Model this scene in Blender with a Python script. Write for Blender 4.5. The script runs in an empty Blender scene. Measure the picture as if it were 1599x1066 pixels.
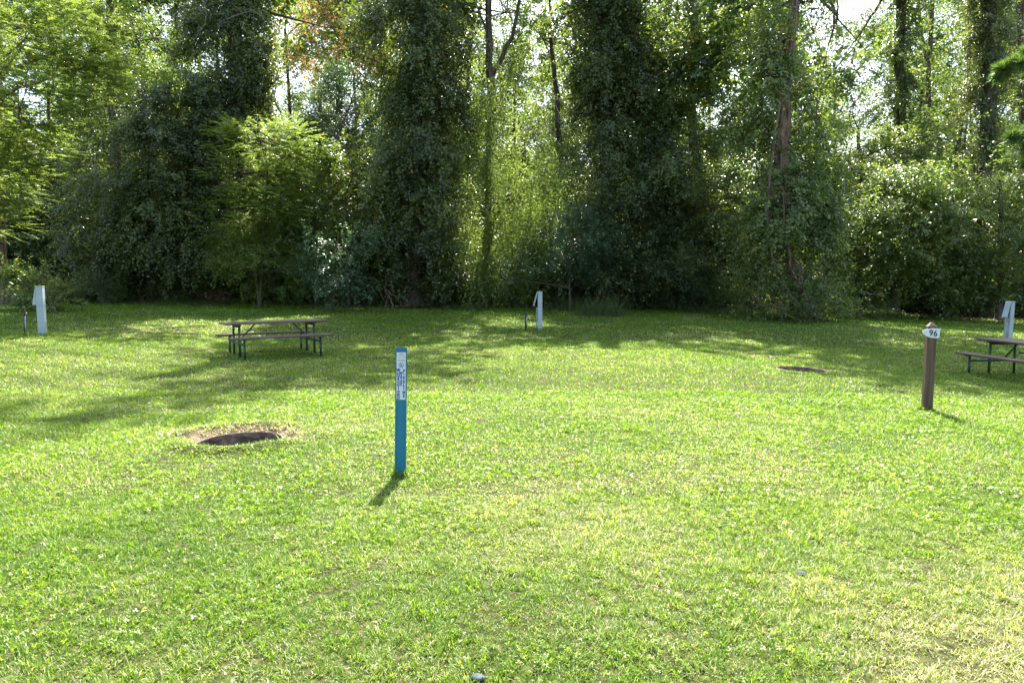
import bpy, math, random
import numpy as np
from mathutils import Vector, Matrix, Euler

# ------------------------------------------------------------ camera, sky, sun, exposure
S = bpy.context.scene
COL = S.collection
F = 1066.0                       # focal length in pixels of the 1599-wide photograph
PITCH = math.radians(4.45)
EYE = 1.55
cd = bpy.data.cameras.new("camera"); cam = bpy.data.objects.new("camera", cd); COL.objects.link(cam)
cam.location = (0, 0, EYE); cam.rotation_euler = (math.radians(90) - PITCH, 0, 0)
cd.sensor_width = 36; cd.lens = 24.0; cd.clip_start = 0.05; cd.clip_end = 1500
S.camera = cam
SUN_EL = math.radians(53.0); SUN_AZ = math.radians(6.0)      # azimuth measured from +Y towards +X
SUND = Vector((math.sin(SUN_AZ)*math.cos(SUN_EL), math.cos(SUN_AZ)*math.cos(SUN_EL), math.sin(SUN_EL)))
w = bpy.data.worlds.new("World"); S.world = w; w.use_nodes = True
nt = w.node_tree; bg = nt.nodes['Background']
sky = nt.nodes.new('ShaderNodeTexSky'); sky.sky_type = 'NISHITA'; sky.sun_disc = False
sky.sun_elevation = SUN_EL; sky.sun_rotation = SUN_AZ
sky.air_density = 1.2; sky.dust_density = 2.5; sky.ozone_density = 1.0
nt.links.new(sky.outputs[0], bg.inputs[0]); bg.inputs[1].default_value = 0.12
sl = bpy.data.lights.new("sun", 'SUN'); sl.energy = 5.0; sl.angle = math.radians(0.53); sl.color = (1.0, 0.95, 0.86)
so = bpy.data.objects.new("sun", sl); COL.objects.link(so); so.rotation_euler = SUND.to_track_quat('Z', 'Y').to_euler()
so.location = (0, 0, 60)
S.view_settings.view_transform = 'Standard'; S.view_settings.look = 'None'
S.view_settings.gamma = 1.0; S.view_settings.exposure = 2.05
S.cycles.max_bounces = 8; S.cycles.diffuse_bounces = 4; S.cycles.glossy_bounces = 2
S.cycles.transmission_bounces = 4; S.cycles.sample_clamp_indirect = 6.0
R = math.radians
rng = np.random.default_rng(11)
random.seed(5)

# ------------------------------------------------------------ terrain height
CP = np.array([(0,0,0),(-4,3,0),(4,3,0),(-1,5.6,0),(-2.8,7.1,0),(5.3,8.7,-.05),(5.3,12.4,.03),(-5,15,.1),(-11.7,17,.38),
   (.8,21,.27),(9.9,14.2,-.2),(12.3,17.5,-.02),(-20,30,.95),(-8,31,.75),(0,32,.65),(10.7,26,.40),(20,30,.15),(-14,8,.15),(14,8,-.25),
   (-40,45,1.4),(0,50,1.0),(40,45,.3),(-60,90,1.6),(60,90,.5),(0,90,1.2),(-60,-20,.3),(60,-20,-.5),(0,-20,0),(0,-60,0),(-90,30,1.2),(90,30,-.3),
   (-20,18,.6),(20,20,-.15)], float)
def _k(d2):
    return d2*0.5*np.log(d2 + 1e-9)
def _fit():
    n = len(CP); P = CP[:, :2]/20.0
    d2 = ((P[:, None]-P[None])**2).sum(-1)
    A = np.zeros((n+3, n+3)); A[:n, :n] = _k(d2) + np.eye(n)*0.004; A[:n, n] = 1; A[:n, n+1:] = P; A[n, :n] = 1; A[n+1:, :n] = P.T
    return np.linalg.solve(A, np.concatenate([CP[:, 2], np.zeros(3)])), P
_w, _P = _fit()
def vhash(ix, iy, iz, seed):
    h = (ix*374761393 + iy*668265263 + iz*2147483647 + seed*1274126177) & 0xffffffff
    h = ((h ^ (h >> 13))*1274126177) & 0xffffffff
    h = ((h ^ (h >> 15))*2246822519) & 0xffffffff
    return ((h ^ (h >> 16)) & 0xffff)/65535.0
def vnoise(x, y, z, seed=0):
    x = np.asarray(x, float); y = np.asarray(y, float); z = np.zeros_like(x)+z
    ix = np.floor(x).astype(np.int64); iy = np.floor(y).astype(np.int64); iz = np.floor(z).astype(np.int64)
    fx = x-ix; fy = y-iy; fz = z-iz
    fx = fx*fx*(3-2*fx); fy = fy*fy*(3-2*fy); fz = fz*fz*(3-2*fz)
    r = 0
    for a in (0, 1):
        for b in (0, 1):
            for c in (0, 1):
                r = r + vhash(ix+a, iy+b, iz+c, seed)*(fx if a else 1-fx)*(fy if b else 1-fy)*(fz if c else 1-fz)
    return r
def fbm(x, y, z=0.0, seed=0, o=3):
    r = 0; amp = .5; t = 0
    for i in range(o):
        r = r + amp*vnoise(np.asarray(x)*2**i, np.asarray(y)*2**i, np.asarray(z)*2**i, seed+i*7); t += amp; amp *= .5
    return r/t
RINGS = [(-2.80, 6.90, .43), (5.45, 12.75, .45)]
def gz(x, y, hole=False):
    x = np.asarray(x, float); y = np.asarray(y, float); sh = x.shape
    X = x.ravel()/20; Y = y.ravel()/20; z = np.zeros(len(X)) + _w[-3] + _w[-2]*X + _w[-1]*Y
    for i in range(len(_P)):
        z += _w[i]*_k((X-_P[i, 0])**2 + (Y-_P[i, 1])**2)
    z += .035*(fbm(x.ravel()*.7, y.ravel()*.7, 0, 3, 2)-.5)
    x = x.ravel(); y = y.ravel()
    for (rx, ry, rr) in RINGS:
        d = np.hypot(x-rx, y-ry)
        z += (.06 if rr < .445 else .01)*np.exp(-((d-rr-.13)/.11)**2)*(y < ry+.0)*np.clip((ry-y)/.3, 0, 1)      # soil banked up in front
        z -= .05*np.exp(-((d-rr)/.13)**2)*np.clip((y-ry+.2)/.3, 0, 1)
        z += (.05 if rr < .445 else .0)*np.exp(-((d-rr-.30)/.14)**2)*np.clip((y-ry)/.25, 0, 1)
        if hole:
            z -= .26*np.clip((rr-.02-d)/.05, 0, 1)
    return z.reshape(sh)
def g1(x, y): return float(gz(np.array([x]), np.array([y]))[0])
def ray(px, py):
    u = (px-799.5)/F; v = (533-py)/F
    return Vector((u, math.cos(PITCH)+v*math.sin(PITCH), -math.sin(PITCH)+v*math.cos(PITCH)))
def Wp(px, py, Y):
    d = ray(px, py); return Vector((0, 0, EYE)) + d*(Y/d.y)
def G(px, py):
    d = ray(px, py); t = 1.5
    while t < 80:
        p = Vector((0, 0, EYE))+d*t
        if p.z <= g1(p.x, p.y): break
        t += .04
    return Vector((p.x, p.y, g1(p.x, p.y)))
def Sh(px, py, h):
    "the point at height h on the sun ray that reaches the lawn at photo point px, py"
    p = G(px, py); return p + SUND*(h/SUND.z)

# ------------------------------------------------------------ object helpers
def tag(o, label=None, cat=None, group=None, kind=None):
    if label: o['label'] = label
    if cat: o['category'] = cat
    if group: o['group'] = group
    if kind: o['kind'] = kind
    return o
def empty(name, loc, rz=0):
    o = bpy.data.objects.new(name, None); COL.objects.link(o); o.location = loc; o.rotation_euler = (0, 0, rz)
    o.empty_display_size = .2
    return o
def link_mesh(name, me, mat, parent=None, world=False):
    o = bpy.data.objects.new(name, me); COL.objects.link(o)
    if mat:
        if not me.materials:
            for m in (mat if isinstance(mat, (list, tuple)) else [mat]): me.materials.append(m)
    if parent:
        o.parent = parent
        if world: o.matrix_parent_inverse = Matrix.Translation(parent.location).inverted()
    return o
def raw_mesh(name, V, T, tint=None, mats=None):
    "triangle mesh from numpy arrays"
    me = bpy.data.meshes.new(name)
    me.vertices.add(len(V)); me.vertices.foreach_set('co', np.ascontiguousarray(V, np.float32).ravel())
    me.loops.add(len(T)*3); me.loops.foreach_set('vertex_index', np.ascontiguousarray(T, np.int32).ravel())
    me.polygons.add(len(T)); me.polygons.foreach_set('loop_start', np.arange(0, len(T)*3, 3, dtype=np.int32))
    if mats is not None: me.polygons.foreach_set('material_index', np.ascontiguousarray(mats, np.int32))
    me.update(calc_edges=True)
    if tint is not None:
        a = me.attributes.new('tint', 'FLOAT', 'POINT'); a.data.foreach_set('value', np.ascontiguousarray(tint, np.float32))
    return me
class MB:
    def __init__(s): s.v = []; s.f = []; s.sm = []
    def add(s, vs, fs, sm=False):
        n = len(s.v); s.v += [tuple(v) for v in vs]; s.f += [tuple(i+n for i in f) for f in fs]; s.sm += [sm]*len(fs)
    def box(s, c, d, rot=None, ch=0.0, flare=1.0):
        c = Vector(c); hx, hy, hz = d[0]/2, d[1]/2, d[2]/2
        if ch > 0:
            vs = []
            for z, inn in ((-hz, ch), (-hz+ch, 0), (hz-ch, 0), (hz, ch)):
                a, b = hx-inn, hy-inn
                cc = ch if inn == 0 else ch*.6
                for (x, y) in ((a, -b+cc), (a, b-cc), (a-cc, b), (-a+cc, b), (-a, b-cc), (-a, -b+cc), (-a+cc, -b), (a-cc, -b)):
                    vs.append(Vector((x, y, z)))
            fs = [tuple(range(7, -1, -1)), tuple(range(24, 32))]
            for k in range(3):
                for i in range(8):
                    j = (i+1) % 8; fs.append((k*8+i, k*8+j, k*8+8+j, k*8+8+i))
        else:
            vs = [Vector((x, y, z)) for z in (-hz, hz) for (x, y) in ((-hx, -hy), (hx, -hy), (hx, hy), (-hx, hy))]
            fs = [(3, 2, 1, 0), (4, 5, 6, 7), (0, 1, 5, 4), (1, 2, 6, 5), (2, 3, 7, 6), (3, 0, 4, 7)]
        if rot: vs = [rot @ v for v in vs]
        s.add([v+c for v in vs], fs)
    def tube(s, pts, rad, seg=8, cap=True, jit=0.0):
        pts = [Vector(p) for p in pts]; n = len(pts)
        if not isinstance(rad, (list, tuple)): rad = [rad]*n
        vs = []; prev = None
        for i, p in enumerate(pts):
            t = (pts[min(i+1, n-1)]-pts[max(i-1, 0)])
            if t.length < 1e-6: t = Vector((0, 0, 1))
            t.normalize()
            if prev is None:
                a = t.orthogonal().normalized()
            else:
                a = (prev - t*prev.dot(t)); a = a.normalized() if a.length > 1e-5 else t.orthogonal().normalized()
            prev = a; b = t.cross(a)
            for k in range(seg):
                th = 2*math.pi*k/seg; r = rad[i]*(1+jit*(random.random()-.5))
                vs.append(p+a*math.cos(th)*r+b*math.sin(th)*r)
        fs = []
        for i in range(n-1):
            for k in range(seg):
                k2 = (k+1) % seg; fs.append((i*seg+k, i*seg+k2, (i+1)*seg+k2, (i+1)*seg+k))
        s.add(vs, fs, True)
        if cap:
            m = len(s.v)-len(vs); s.f.append(tuple(m+k for k in range(seg-1, -1, -1))); s.sm.append(False)
            s.f.append(tuple(m+(n-1)*seg+k for k in range(seg))); s.sm.append(False)
    def build(s, name, mat, parent=None, world=False):
        me = bpy.data.meshes.new(name); me.from_pydata(s.v, [], s.f); me.polygons.foreach_set('use_smooth', s.sm); me.update()
        return link_mesh(name, me, mat, parent, world)

# ------------------------------------------------------------ materials
def mat(name):
    m = bpy.data.materials.new(name); m.use_nodes = True
    return m, m.node_tree, m.node_tree.nodes['Principled BSDF']
def N(nt, t, **kw):
    n = nt.nodes.new(t)
    for k, v in kw.items(): setattr(n, k, v)
    return n
def ramp(nt, stops):
    n = nt.nodes.new('ShaderNodeValToRGB'); cr = n.color_ramp
    while len(cr.elements) < len(stops): cr.elements.new(.5)
    for e, (p, c) in zip(cr.elements, stops): e.position = p; e.color = (*c, 1)
    return n
def leaf_mat(name, stops, trans=.42, tcol=(1.6, 1.7, .55), rough=.38, spec=.5):
    "stops: colours over the per-leaf tint"
    m, nt, b = mat(name); L = nt.links
    a = N(nt, 'ShaderNodeAttribute'); a.attribute_name = 'tint'
    r = ramp(nt, stops); L.new(a.outputs['Fac'], r.inputs[0])
    b.inputs['Roughness'].default_value = rough; b.inputs['Specular IOR Level'].default_value = spec
    L.new(r.outputs[0], b.inputs['Base Color'])
    t = N(nt, 'ShaderNodeBsdfTranslucent')
    mx = N(nt, 'ShaderNodeMix', data_type='RGBA', blend_type='MULTIPLY'); mx.inputs[0].default_value = 1
    L.new(r.outputs[0], mx.inputs[6]); mx.inputs[7].default_value = (*tcol, 1); L.new(mx.outputs[2], t.inputs[0])
    ms = N(nt, 'ShaderNodeMixShader'); ms.inputs[0].default_value = trans
    L.new(b.outputs[0], ms.inputs[1]); L.new(t.outputs[0], ms.inputs[2])
    L.new(ms.outputs[0], nt.nodes['Material Output'].inputs[0])
    return m
def noise_mat(name, stops, scale=(4, 4, 4), detail=5, rough=.8, bump=.3, bdist=.01, spec=.3, metal=0):
    m, nt, b = mat(name); L = nt.links
    tc = N(nt, 'ShaderNodeTexCoord'); mp = N(nt, 'ShaderNodeMapping'); mp.inputs['Scale'].default_value = scale
    n = N(nt, 'ShaderNodeTexNoise'); n.inputs['Scale'].default_value = 1; n.inputs['Detail'].default_value = detail
    L.new(tc.outputs['Object'], mp.inputs[0]); L.new(mp.outputs[0], n.inputs[0])
    r = ramp(nt, stops); L.new(n.outputs[0], r.inputs[0]); L.new(r.outputs[0], b.inputs['Base Color'])
    b.inputs['Roughness'].default_value = rough; b.inputs['Specular IOR Level'].default_value = spec; b.inputs['Metallic'].default_value = metal
    if bump:
        bp = N(nt, 'ShaderNodeBump'); bp.inputs['Strength'].default_value = bump; bp.inputs['Distance'].default_value = bdist
        L.new(n.outputs[0], bp.inputs['Height']); L.new(bp.outputs[0], b.inputs['Normal'])
    return m
M = {}
M['bark'] = noise_mat('bark', [(.3, (.035, .026, .018)), (.55, (.10, .078, .055)), (.75, (.17, .14, .11))], (9, 9, 1.6), 6, .9, .8, .05)
M['bark_tan'] = noise_mat('bark_tan', [(.32, (.045, .028, .02)), (.5, (.17, .11, .078)), (.72, (.30, .21, .15))], (14, 14, 1.6), 8, .9, 1.0, .09)
M['twig'] = noise_mat('twig', [(.3, (.12, .10, .075)), (.7, (.34, .29, .23))], (6, 6, 6), 3, .8, 0)
M['dark_green'] = leaf_mat('leaf_dark', [(0, (.046, .066, .027)), (.55, (.104, .140, .048)), (.93, (.175, .215, .085)), (1, (.26, .22, .04))], .42, (1.9, 1.9, .75), .30, .65)
M['mid_green'] = leaf_mat('leaf_mid', [(0, (.055, .082, .026)), (.5, (.115, .160, .048)), (.9, (.185, .24, .085)), (1, (.32, .28, .06))], .48, (1.72, 1.88, .8), .30, .65)
M['bright_green'] = leaf_mat('leaf_bright', [(0, (.11, .155, .038)), (.6, (.188, .25, .06)), (1, (.28, .33, .09))], .5, (1.55, 1.6, .98), .42, .4)
M['bluish'] = leaf_mat('leaf_bluish', [(0, (.05, .085, .04)), (.6, (.09, .14, .07)), (1, (.17, .23, .13))], .38, (1.5, 1.8, .9), .34, .5)
M['autumn'] = leaf_mat('leaf_autumn', [(0, (.10, .12, .045)), (.45, (.20, .15, .06)), (1, (.34, .20, .08))], .5, (1.7, 1.5, .7), .5, .3)
M['needle'] = leaf_mat('needle', [(0, (.08, .15, .05)), (.8, (.16, .25, .08)), (1, (.35, .32, .15))], .35, (1.6, 1.7, .7), .5, .4)
M['grass'] = leaf_mat('grass_blade', [(0, (.055, .13, .008)), (.35, (.142, .25, .013)), (.6, (.225, .31, .032)), (.8, (.37, .36, .17)), (1, (.53, .46, .36))], .5, (1.45, 1.48, .8), .42, .38)
M['reed'] = leaf_mat('reed', [(0, (.08, .13, .05)), (.6, (.15, .19, .08)), (1, (.22, .16, .09))], .35, (1.4, 1.5, .8), .45, .4)
M['litter'] = leaf_mat('litter', [(0, (.08, .045, .03)), (.6, (.2, .12, .07)), (1, (.36, .26, .16))], .2, (1.4, 1.2, .8), .7, .2)

def ground_mat():
    m, nt, b = mat('ground'); L = nt.links
    tc = N(nt, 'ShaderNodeTexCoord')
    def noi(sc, det=6):
        n = N(nt, 'ShaderNodeTexNoise'); n.inputs['Scale'].default_value = sc; n.inputs['Detail'].default_value = det
        L.new(tc.outputs['Object'], n.inputs[0]); return n
    n1 = noi(26, 8); n2 = noi(.5, 4); n3 = noi(7, 6)
    turf = ramp(nt, [(.3, (.018, .022, .008)), (.5, (.042, .048, .014)), (.72, (.12, .10, .05))]); L.new(n1.outputs[0], turf.inputs[0])
    soil = ramp(nt, [(.3, (.025, .018, .013)), (.55, (.10, .072, .05)), (.75, (.24, .175, .125))]); L.new(n3.outputs[0], soil.inputs[0])
    at = N(nt, 'ShaderNodeAttribute'); at.attribute_name = 'tint'
    ad = N(nt, 'ShaderNodeMath', operation='MULTIPLY_ADD'); L.new(n3.outputs[0], ad.inputs[0]); ad.inputs[1].default_value = .6; L.new(at.outputs['Fac'], ad.inputs[2])
    sm = ramp(nt, [(.55, (0, 0, 0)), (.8, (1, 1, 1))]); L.new(ad.outputs[0], sm.inputs[0])
    mx = N(nt, 'ShaderNodeMix', data_type='RGBA'); L.new(sm.outputs[0], mx.inputs[0]); L.new(turf.outputs[0], mx.inputs[6]); L.new(soil.outputs[0], mx.inputs[7])
    L.new(mx.outputs[2], b.inputs['Base Color']); b.inputs['Roughness'].default_value = .95; b.inputs['Specular IOR Level'].default_value = .1
    bp = N(nt, 'ShaderNodeBump'); bp.inputs['Strength'].default_value = .7; bp.inputs['Distance'].default_value = .03
    L.new(n1.outputs[0], bp.inputs['Height']); L.new(bp.outputs[0], b.inputs['Normal'])
    return m
M['ground'] = ground_mat()

# ------------------------------------------------------------ ground sheet
def axis_lines(lo, hi, fine):
    L = [lo]
    while L[-1] < hi:
        x = L[-1]; st = .2 if abs(x) < 9 or 0 <= x < 12 else .5
        for a, b_ in fine:
            if a-.001 <= x <= b_: st = .04
            elif x < a: st = min(st, max(.04, a-x+.001))
        if abs(x) > 60 or x > 60: st = 4.0 if st == .5 else st
        elif abs(x) > 36: st = 1.5 if st == .5 else st
        L.append(x+st)
    return np.array(L)
xs = axis_lines(-140, 140, [(-3.8, -1.8), (4.6, 6.3)]); ys = axis_lines(-40, 200, [(5.9, 7.9), (11.9, 13.6)])
XX, YY = np.meshgrid(xs, ys); ZZ = gz(XX, YY, hole=True)
nx, ny = len(xs), len(ys)
def edge_y(x):        # where the mown lawn ends and the thicket floor begins
    x = np.asarray(x, float)
    e = 30.2 + 1.6*(fbm(x*.35, x*0+3.3, 0, 9, 2)-.5)*2 + .9*(fbm(x*1.3, x*0+1.3, 0, 19, 2)-.5)*2
    e = e - 4.6*np.exp(-((x-10.4)/2.2)**2) - 1.2*(x > 12)*np.clip((x-12)/3, 0, 1)
    return e
soil = np.clip((YY-edge_y(XX))/1.2+.35, -.2, 1)
for (rx, ry, rr) in RINGS:
    d = np.hypot(XX-rx, YY-ry); soil = np.maximum(soil, np.clip(1.15-(d-rr)/.27, 0, 1)*(.9 if rr < .445 else .55)*np.where((YY > ry-.1) | (d < rr), 1, .2))
dry = np.clip((XX-2.2)/2.5, 0, 1)*np.clip((3.9-YY)/1.0, 0, 1)
soil = np.maximum(soil, dry*.55)
idx = np.arange(nx*ny).reshape(ny, nx)
q = np.stack([idx[:-1, :-1], idx[:-1, 1:], idx[1:, 1:], idx[1:, :-1]], -1).reshape(-1, 4)
T = np.concatenate([q[:, [0, 1, 2]], q[:, [0, 2, 3]]])
gm = raw_mesh('ground', np.stack([XX, YY, ZZ], -1).reshape(-1, 3), T, soil.ravel())
gm.polygons.foreach_set('use_smooth', [True]*len(gm.polygons))
tag(link_mesh('ground', gm, M['ground']), kind='structure')

# ------------------------------------------------------------ lawn blades
def unit(a): return a/np.maximum(np.linalg.norm(a, axis=1, keepdims=True), 1e-9)
def dryness(x, y):
    d = .26*(fbm(x*.45, y*.45, 0, 21, 3)-.5)*2 + .16*(fbm(x*2.6, y*2.6, 0, 33, 2)-.5)*2
    d += .78*np.clip((x-.9+.9*(fbm(x*1.2, y*1.2, 0, 61, 2)-.5))/1.9, 0, 1)*np.clip((4.0-y)/1.1, 0, 1)           # worn corner near the road
    d += .10*np.exp(-((y-6.2)/2.4)**2)*np.clip((x+6)/3, 0, 1)
    d += .10*np.exp(-((x-1.5)/3.0)**2-((y-4.3)/1.6)**2)
    d += .35*np.exp(-((x+4.3)/1.0)**2-((y-16.5)/.5)**2)+.22*np.exp(-((x+8.5)/2)**2-((y-19)/.5)**2)+.2*np.exp(-((x+6.6)/1.2)**2-((y-14.8)/.4)**2)
    for (rx, ry, rr) in RINGS:
        dd = np.hypot(x-rx, (y-ry)); k = .85 if rr < .445 else .2
        d += k*np.exp(-((dd-rr-.05)/.19)**2)*np.where(y > ry-.05, 1, .05)
        d += .2*k*np.exp(-((x-rx+.3)/1.2)**2-((y-ry-.2)/.5)**2)
    return d
def blades(n, y0, y1, wid, hei, three):
    u = rng.random(n); y = y0+(y1-y0)*np.sqrt(u) if y0 < 1.5 else np.sqrt(y0**2+u*(y1**2-y0**2))
    x = (rng.random(n)*2-1)*(.84*y+1.6)
    keep = y < edge_y(x)+rng.random(n)*1.0-.6
    for (rx, ry, rr) in RINGS: keep &= np.hypot(x-rx, y-ry) > rr+.012
    dr = dryness(x, y); dense = .5*fbm(x*5, y*5, 0, 41, 2)+.5*vnoise(x*17, y*17, 0, 63)
    keep &= rng.random(n) < np.clip(1.25-.75*np.clip(dr-.15, 0, 1)-1.0*np.clip(.42-dense, 0, 1)*4, .1, 1)
    x = x[keep]; y = y[keep]; dr = dr[keep]; n = len(x)
    z = gz(x, y)-.004
    tuft = fbm(x*2.2, y*2.2, 0, 57, 3)
    micro = vnoise(x*17, y*17, 0, 63)
    h = hei*(.5+1.0*rng.random(n)**1.5)*(.55+.9*tuft)*(.38+1.25*micro)
    long_ = rng.random(n) < .012; h[long_] *= 1.9
    far = np.clip((y-24)/6, 0, 1); h *= 1+.8*far*rng.random(n)
    wd = wid*(.6+.8*rng.random(n))*(1+.035*np.clip(y-3, 0, 40)*3.0)
    a = rng.random(n)*2*np.pi
    # neighbouring blades lean alike
    wa = 2*np.pi*vnoise(x*9.1, y*9.1, 0, 77)*2; k = rng.random(n) < .45; a[k] = wa[k]+rng.normal(0, .5, k.sum())
    lean = .45+1.15*rng.random(n)
    dx, dy = np.cos(a), np.sin(a)
    side = np.stack([-dy, dx, rng.normal(0, .25, n)], 1)*wd[:, None]*.5
    B = np.stack([x, y, z], 1); D = np.stack([dx, dy, np.zeros(n)], 1); up = np.array([0, 0, 1.])
    tip = B+D*(h*np.sin(lean))[:, None]+up*(h*np.cos(lean))[:, None]
    tint = np.clip(.33+dr*.75+rng.normal(0, .21, n), 0, .93)
    st = rng.random(n) < np.clip(.015+.5*np.clip(dr, 0, 1), 0, .8); tint[st] = .8+.2*rng.random(st.sum())
    mid = B*.5+tip*.5+up*(h*.16*lean)[:, None]
    if three:
        V = np.stack([B-side, B+side, mid+side*.8, mid-side*.8, tip], 1); k5 = np.arange(n)[:, None]*5
        T = np.concatenate([k5+[[0, 1, 2]], k5+[[0, 2, 3]], k5+[[3, 2, 4]]]); m = 5
    else:
        V = np.stack([B-side, B+side, tip+up*.002], 1); k5 = np.arange(n)[:, None]*3
        T = k5+np.array([[0, 1, 2]]); m = 3
    return V.reshape(-1, 3), T, np.repeat(tint, m)
def clover(n, y0, y1):
    y = np.sqrt(y0**2+rng.random(n)*(y1**2-y0**2)); x = (rng.random(n)*2-1)*(.84*y+1.6)
    cl = fbm(x*1.6, y*1.6, 0, 91, 3)
    keep = (cl > .50+.15*rng.random(n)) & (dryness(x, y) < .35)
    for (rx, ry, rr) in RINGS: keep &= np.hypot(x-rx, y-ry) > rr+.05
    x = x[keep]; y = y[keep]; n = len(x)
    z = gz(x, y)+.012+.03*rng.random(n)
    Vs = []; s = (.005+.006*rng.random(n))*(1+.05*y); a0 = rng.random(n)*6.28
    tilt = rng.normal(0, .6, (n, 2))
    for j in range(3):
        a = a0+j*2.094
        def pt(r, da):
            px = np.cos(a+da)*r*s; py = np.sin(a+da)*r*s
            return np.stack([x+px, y+py, z+px*tilt[:, 0]+py*tilt[:, 1]], 1)
        Vs += [pt(0, 0), pt(1.0, -.5), pt(1.25, 0), pt(1.0, .5)]
    V = np.stack(Vs, 1).reshape(-1, 3); k = np.arange(n)[:, None]*12
    T = np.concatenate([k+np.array([[4*j, 4*j+1, 4*j+2]]) for j in range(3)]+[k+np.array([[4*j, 4*j+2, 4*j+3]]) for j in range(3)])
    return V, T, np.repeat(np.clip(.42+rng.normal(0, .13, n), 0, .75), 12)
def join(parts):
    V = []; T = []; C = []; o = 0
    for v, t, c in parts: V.append(v); T.append(t+o); C.append(c); o += len(v)
    return np.concatenate(V), np.concatenate(T), np.concatenate(C)
QG = 1.0
gp = [blades(680000, 1.0, 5.0, .0033, .035, True), blades(760000, 5.0, 10.0, .0042, .034, True),
      blades(560000, 10.0, 18.0, .0058, .042, False), blades(480000, 18.0, 32, .0075, .05, False),
      clover(190000, 1.2, 10.0)]
def tuft(px, py, r, n, h0):
    c = G(px, py); a = rng.random(n)*6.28; q = r*(.55+.6*rng.random(n)); x = c.x+np.cos(a)*q; y = c.y+np.sin(a)*q*.8
    h = h0*(.4+.8*rng.random(n)); b = rng.random(n)*6.28; ln = .2+.7*rng.random(n)
    B_ = np.stack([x, y, gz(x, y)-.005], 1); D_ = np.stack([np.cos(b), np.sin(b), np.zeros(n)], 1); sd = np.stack([-np.sin(b), np.cos(b), np.zeros(n)], 1)*.0022*(1+.04*c.y)
    m = B_+D_*(h*.3*ln)[:, None]; m[:, 2] += h*.6; t = B_+D_*(h*ln)[:, None]; t[:, 2] += h*(1-.35*ln)
    k = np.arange(n)[:, None]*5
    return np.stack([B_-sd, B_+sd, m+sd*.8, m-sd*.8, t], 1).reshape(-1, 3), np.concatenate([k+[[0, 1, 2]], k+[[0, 2, 3]], k+[[3, 2, 4]]]), np.repeat(np.clip(rng.normal(.38, .2, n), 0, 1), 5)
for a_ in ((625, 745, .075, 160, .11), (1446, 641, .09, 200, .11), (67, 524, .13, 200, .12), (843, 516, .12, 200, .13), (1573, 541, .12, 150, .12), (40, 525, .06, 80, .14), (821, 517, .06, 90, .14)): gp.append(tuft(*a_))
V, T, C = join(gp)
tag(link_mesh('lawn_grass', raw_mesh('lawn_grass', V, T, C), M['grass']), 'short mown lawn of grass and clover with dry straw patches', 'grass', kind='stuff')

# ------------------------------------------------------------ foliage
def ortho(D, Nn): return unit(Nn-D*(D*Nn).sum(1)[:, None])
def leaf_arrays(P, D, Nn, L, Wd, tint):
    D = unit(D); Nn = ortho(D, Nn); Sd = np.cross(D, Nn); L = L[:, None]; Wd = Wd[:, None]
    mid = P+D*L*.42
    V = np.stack([P, mid+Sd*Wd*.5+Nn*Wd*.14, P+D*L-Nn*L*.10, mid-Sd*Wd*.5+Nn*Wd*.14], 1).reshape(-1, 3)
    k = np.arange(len(P))[:, None]*4
    return V, np.concatenate([k+[[0, 1, 2]], k+[[0, 2, 3]]]), np.repeat(tint, 4)
STY = {   # leaves per shoot, leaf length, width, shoot length, how much shoots hang, how horizontal the leaves lie
 'broad': dict(m=20, L=.110, W=.076, sl=.75, hang=.3, flat=1.7, frond=False),
 'vine':  dict(m=22, L=.102, W=.086, sl=.80, hang=1.0, flat=.9, frond=False),
 'weep':  dict(m=24, L=.115, W=.048, sl=1.2, hang=2.2, flat=.3, frond=False),
 'small': dict(m=24, L=.078, W=.050, sl=.65, hang=.1, flat=1.5, frond=False),
 'feather': dict(m=28, L=.095, W=.042, sl=.60, hang=.30, flat=2.2, frond=True),
 'sparse': dict(m=12, L=.13, W=.088, sl=.8, hang=.3, flat=.6, frond=False),
 'high': dict(m=8, L=.30, W=.22, sl=1.1, hang=.2, flat=.8, frond=False),
}
LIT = []; KEEP = [False]
def shaft(T, r, k0=1.3):
    "keep the sun's path to a place T open: crowns there have gaps"
    LIT.append((np.array(T, float), r, k0))
def open_to_sun(P):
    keep = np.ones(len(P), bool); sd = np.array(SUND)
    for T, r, k0 in LIT:
        v = P-T; t = v@sd; d = np.linalg.norm(v-t[:, None]*sd, axis=1)
        rr = r*(.75+.5*fbm(P[:, 0]*.9, P[:, 1]*.9, P[:, 2]*.9, 71, 2))
        keep &= ~((t > k0+.6*r) & (d < rr) & (rng.random(len(P)) < .93))
    return keep
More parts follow.
